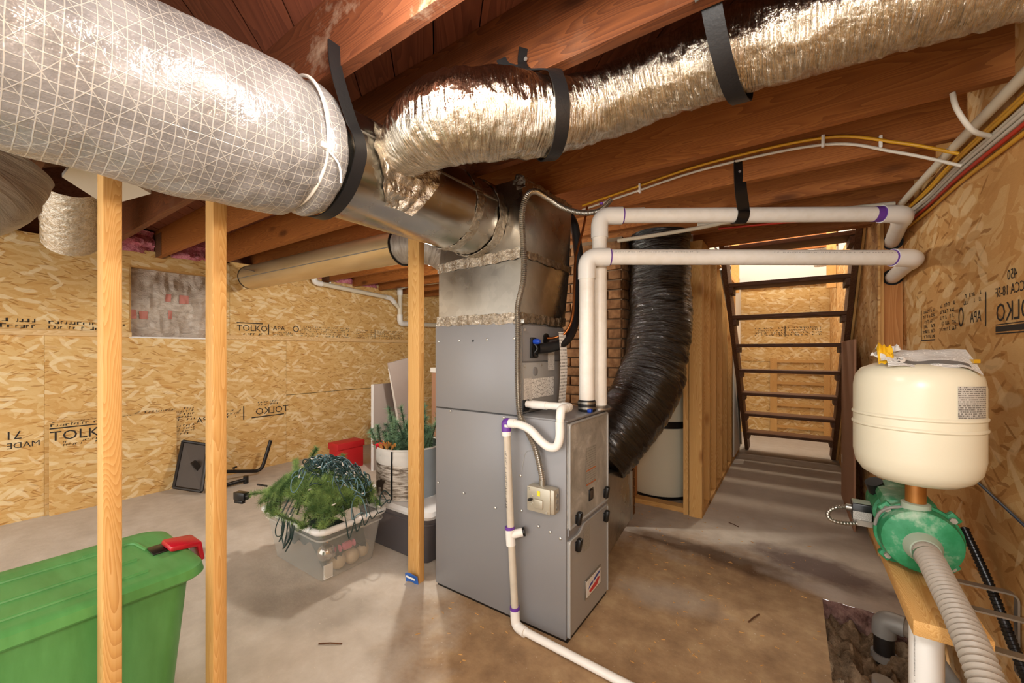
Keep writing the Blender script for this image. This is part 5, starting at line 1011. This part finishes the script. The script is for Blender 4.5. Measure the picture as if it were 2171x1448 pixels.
q = MB(); q.lathe([(.0, .0)], (0, 0, 0), 'z', 3) if False else None
swb = thing('pressure_switch', 'black pressure switch box with paper label left of the green pump', 'switch', (.205, 1.95, .64)); part('cover', bx(.178, .238, 1.925, 1.99, .635, .695, b=.006), 'black_plastic', swb); part('base', bx(.182, .236, 1.93, 1.99, .615, .635), 'steel', swb)
q = MB(); quad(q, (.180, 1.9235, .638), (.232, 1.9235, .638), (.232, 1.9235, .668), (.180, 1.9235, .668)); part('paper_label', q, 'label_grey', swb); q = MB(); q.grid(5, 5, lambda u, v: V((.182+u*.05, 1.93+v*.055, .6955+.002*noise.noise(V((u*5, v*5, 0)))))); part('dusty_top', q, 'pump_dusty', swb); q = MB(); q.cyl((.178, 1.95, .67), (.162, 1.95, .67), .012, 12); part('connector', q, 'steel', swb)
part('whip', armored(spl([(.165, 1.95, .67), (.13, 1.93, .665), (.108, 1.92, .645), (.115, 1.91, .625), (.15, 1.91, .62), (.19, 1.92, .625)], 10), .007, 'conduit_metal', .003), 'conduit_metal', swb)
hs = thing('suction_hose', 'pale corrugated suction hose curving from the pump over the plank end', 'hose', (.315, 1.6, .66)); hp = spl([(PX, 1.65, PZ-.01), (.316, 1.58, .665), (.319, 1.49, .645), (.325, 1.39, .617), (.330, 1.28, .575), (.336, 1.18, .50), (.338, 1.10, .38), (.335, 1.04, .22), (.33, 1.0, .0)], 12)
P_ = resample(hp, .0028); q = MB(); q.tube(P_, [.0285*(1+.10*cos(2*pi*i/5)) for i in range(len(P_))], 24); part('corrugated_wall', q, 'hose_grey', hs); q = MB(); q.tube([hp[0], hp[4]], .031, 20); part('cuff', q, 'hose_grey', hs); q = MB(); q.obox((.338, 1.625, .655), (.006, .010, .02), None, .002); part('clamp_screw', q, 'steel', hs)
part('hose_clamp', MB().lathe([(.0325, 1.612), (.0325, 1.626)], (.3155, 0, .664), 'y', 20), 'steel', hs)
# pipes in the pit
single('riser_pipe', MB().cyl((.29, 1.505, -.22), (.29, 1.505, .536), .034, 24), 'pvc_white', 'thick white plastic pipe standing in the pit under the plank end', 'pipe', (.29, 1.5, -.2)); 
mb = MB(); marks(mb, lambda a, b_: V((.262-.0+b_*.3, 1.4855-b_*1.1, .50-a)), .5, .008, 1, 71); part('pipe_print', mb, 'print_grey', bpy.data.objects['riser_pipe'], smooth=False)
be_ = thing('pit_elbow_pipe', 'black pipe with grey elbow rising out of the dirt pit', 'pipe', (.33, 2.45, -.2)); q = MB(); q.cyl((.335, 2.44, -.25), (.335, 2.44, -.01), .036, 20); part('black_riser', q, 'pipe_black', be_)
q = MB(); q.tube(rnd([(.335, 2.44, -.02), (.335, 2.44, .05), (.40, 2.42, .05)], .045), .042, 20); part('elbow', q, 'iron_grey', be_); q = MB(); q.tube([(.40, 2.42, .05), (.44, 2.40, .045), (.50, 2.20, -.02)], .031, 18); part('grey_branch', q, 'pipe_grey', be_); q = MB(); q.cyl((.395, 2.422, .05), (.43, 2.405, .047), .037, 18); part('coupling', q, 'hose_tan', be_); q = MB(); q.lathe([(.046, -.13), (.046, -.10)], (.335, 2.44, 0), 'z', 20); part('coupling_band', q, 'iron_grey', be_)
q = MB(); q.cyl((.295, 2.17, -.28), (.295, 2.17, -.06), .036, 20, .034); single('cut_pipe_stub', q, 'hose_tan', 'cut tan pipe stub sticking out of the dirt pit', 'pipe', (.295, 2.17, -.2))
P_ = resample(spl([(.40, 2.0, -.10), (.43, 1.8, -.06), (.45, 1.6, -.05), (.45, 1.3, -.1)], 8), .004); q = MB(); q.tube(P_, [.034*(1+.07*cos(2*pi*i/4)) for i in range(len(P_))], 18); single('buried_hose', q, 'hose_tan', 'tan corrugated hose lying in the pit behind the white pipe', 'hose', (.43, 1.8, -.06))
single('black_wall_conduit', armored(spl([(.50, 2.1, .62), (.52, 1.95, .50), (.525, 1.8, .40), (.525, 1.6, .30), (.525, 1.3, .15)], 8), .012, 'black_plastic', .004, .14), 'black_plastic', 'black corrugated conduit running down the right wall behind the brackets', 'conduit', (.52, 1.8, .4))
# floor debris
rg = random.Random(9); db = MB()
for k in range(260):
    x = rg.uniform(-1.4, .1); y = rg.uniform(1.2, 3.6)
    if FX0-.02 < x < FX1+.03 and FY0-.03 < y < FY1+.03: continue
    l = rg.uniform(.003, .012); a = rg.uniform(0, pi); db.obox((x, y, .0015), (l, .0012, .0012), Matrix.Rotation(a, 3, 'Z'))
part('wood_chips', db, 'pine_x', None, (-.6, 2.2, 0), smooth=False); tag(bpy.data.objects['wood_chips'], 'pale wood chips and sawdust flecks strewn over the concrete', 'debris', kind='stuff')
for i, (x, y, l, a, lb) in enumerate(((-.15, 2.2, .05, 1.2, 'short dark twig on the floor left of the pit'), (-1.62, .98, .05, .6, 'short dark twig on the floor before the clear bin'), (-.35, 3.3, .04, -.6, 'small dark splinter on the floor near the studs'))):
    q = MB(); q.tube([(x-l*cos(a), y-l*sin(a), .003), (x, y, .006), (x+l*cos(a), y+l*sin(a), .003)], .003, 6); single('twig', q, 'tread_x', lb, 'twig', (x, y, 0))
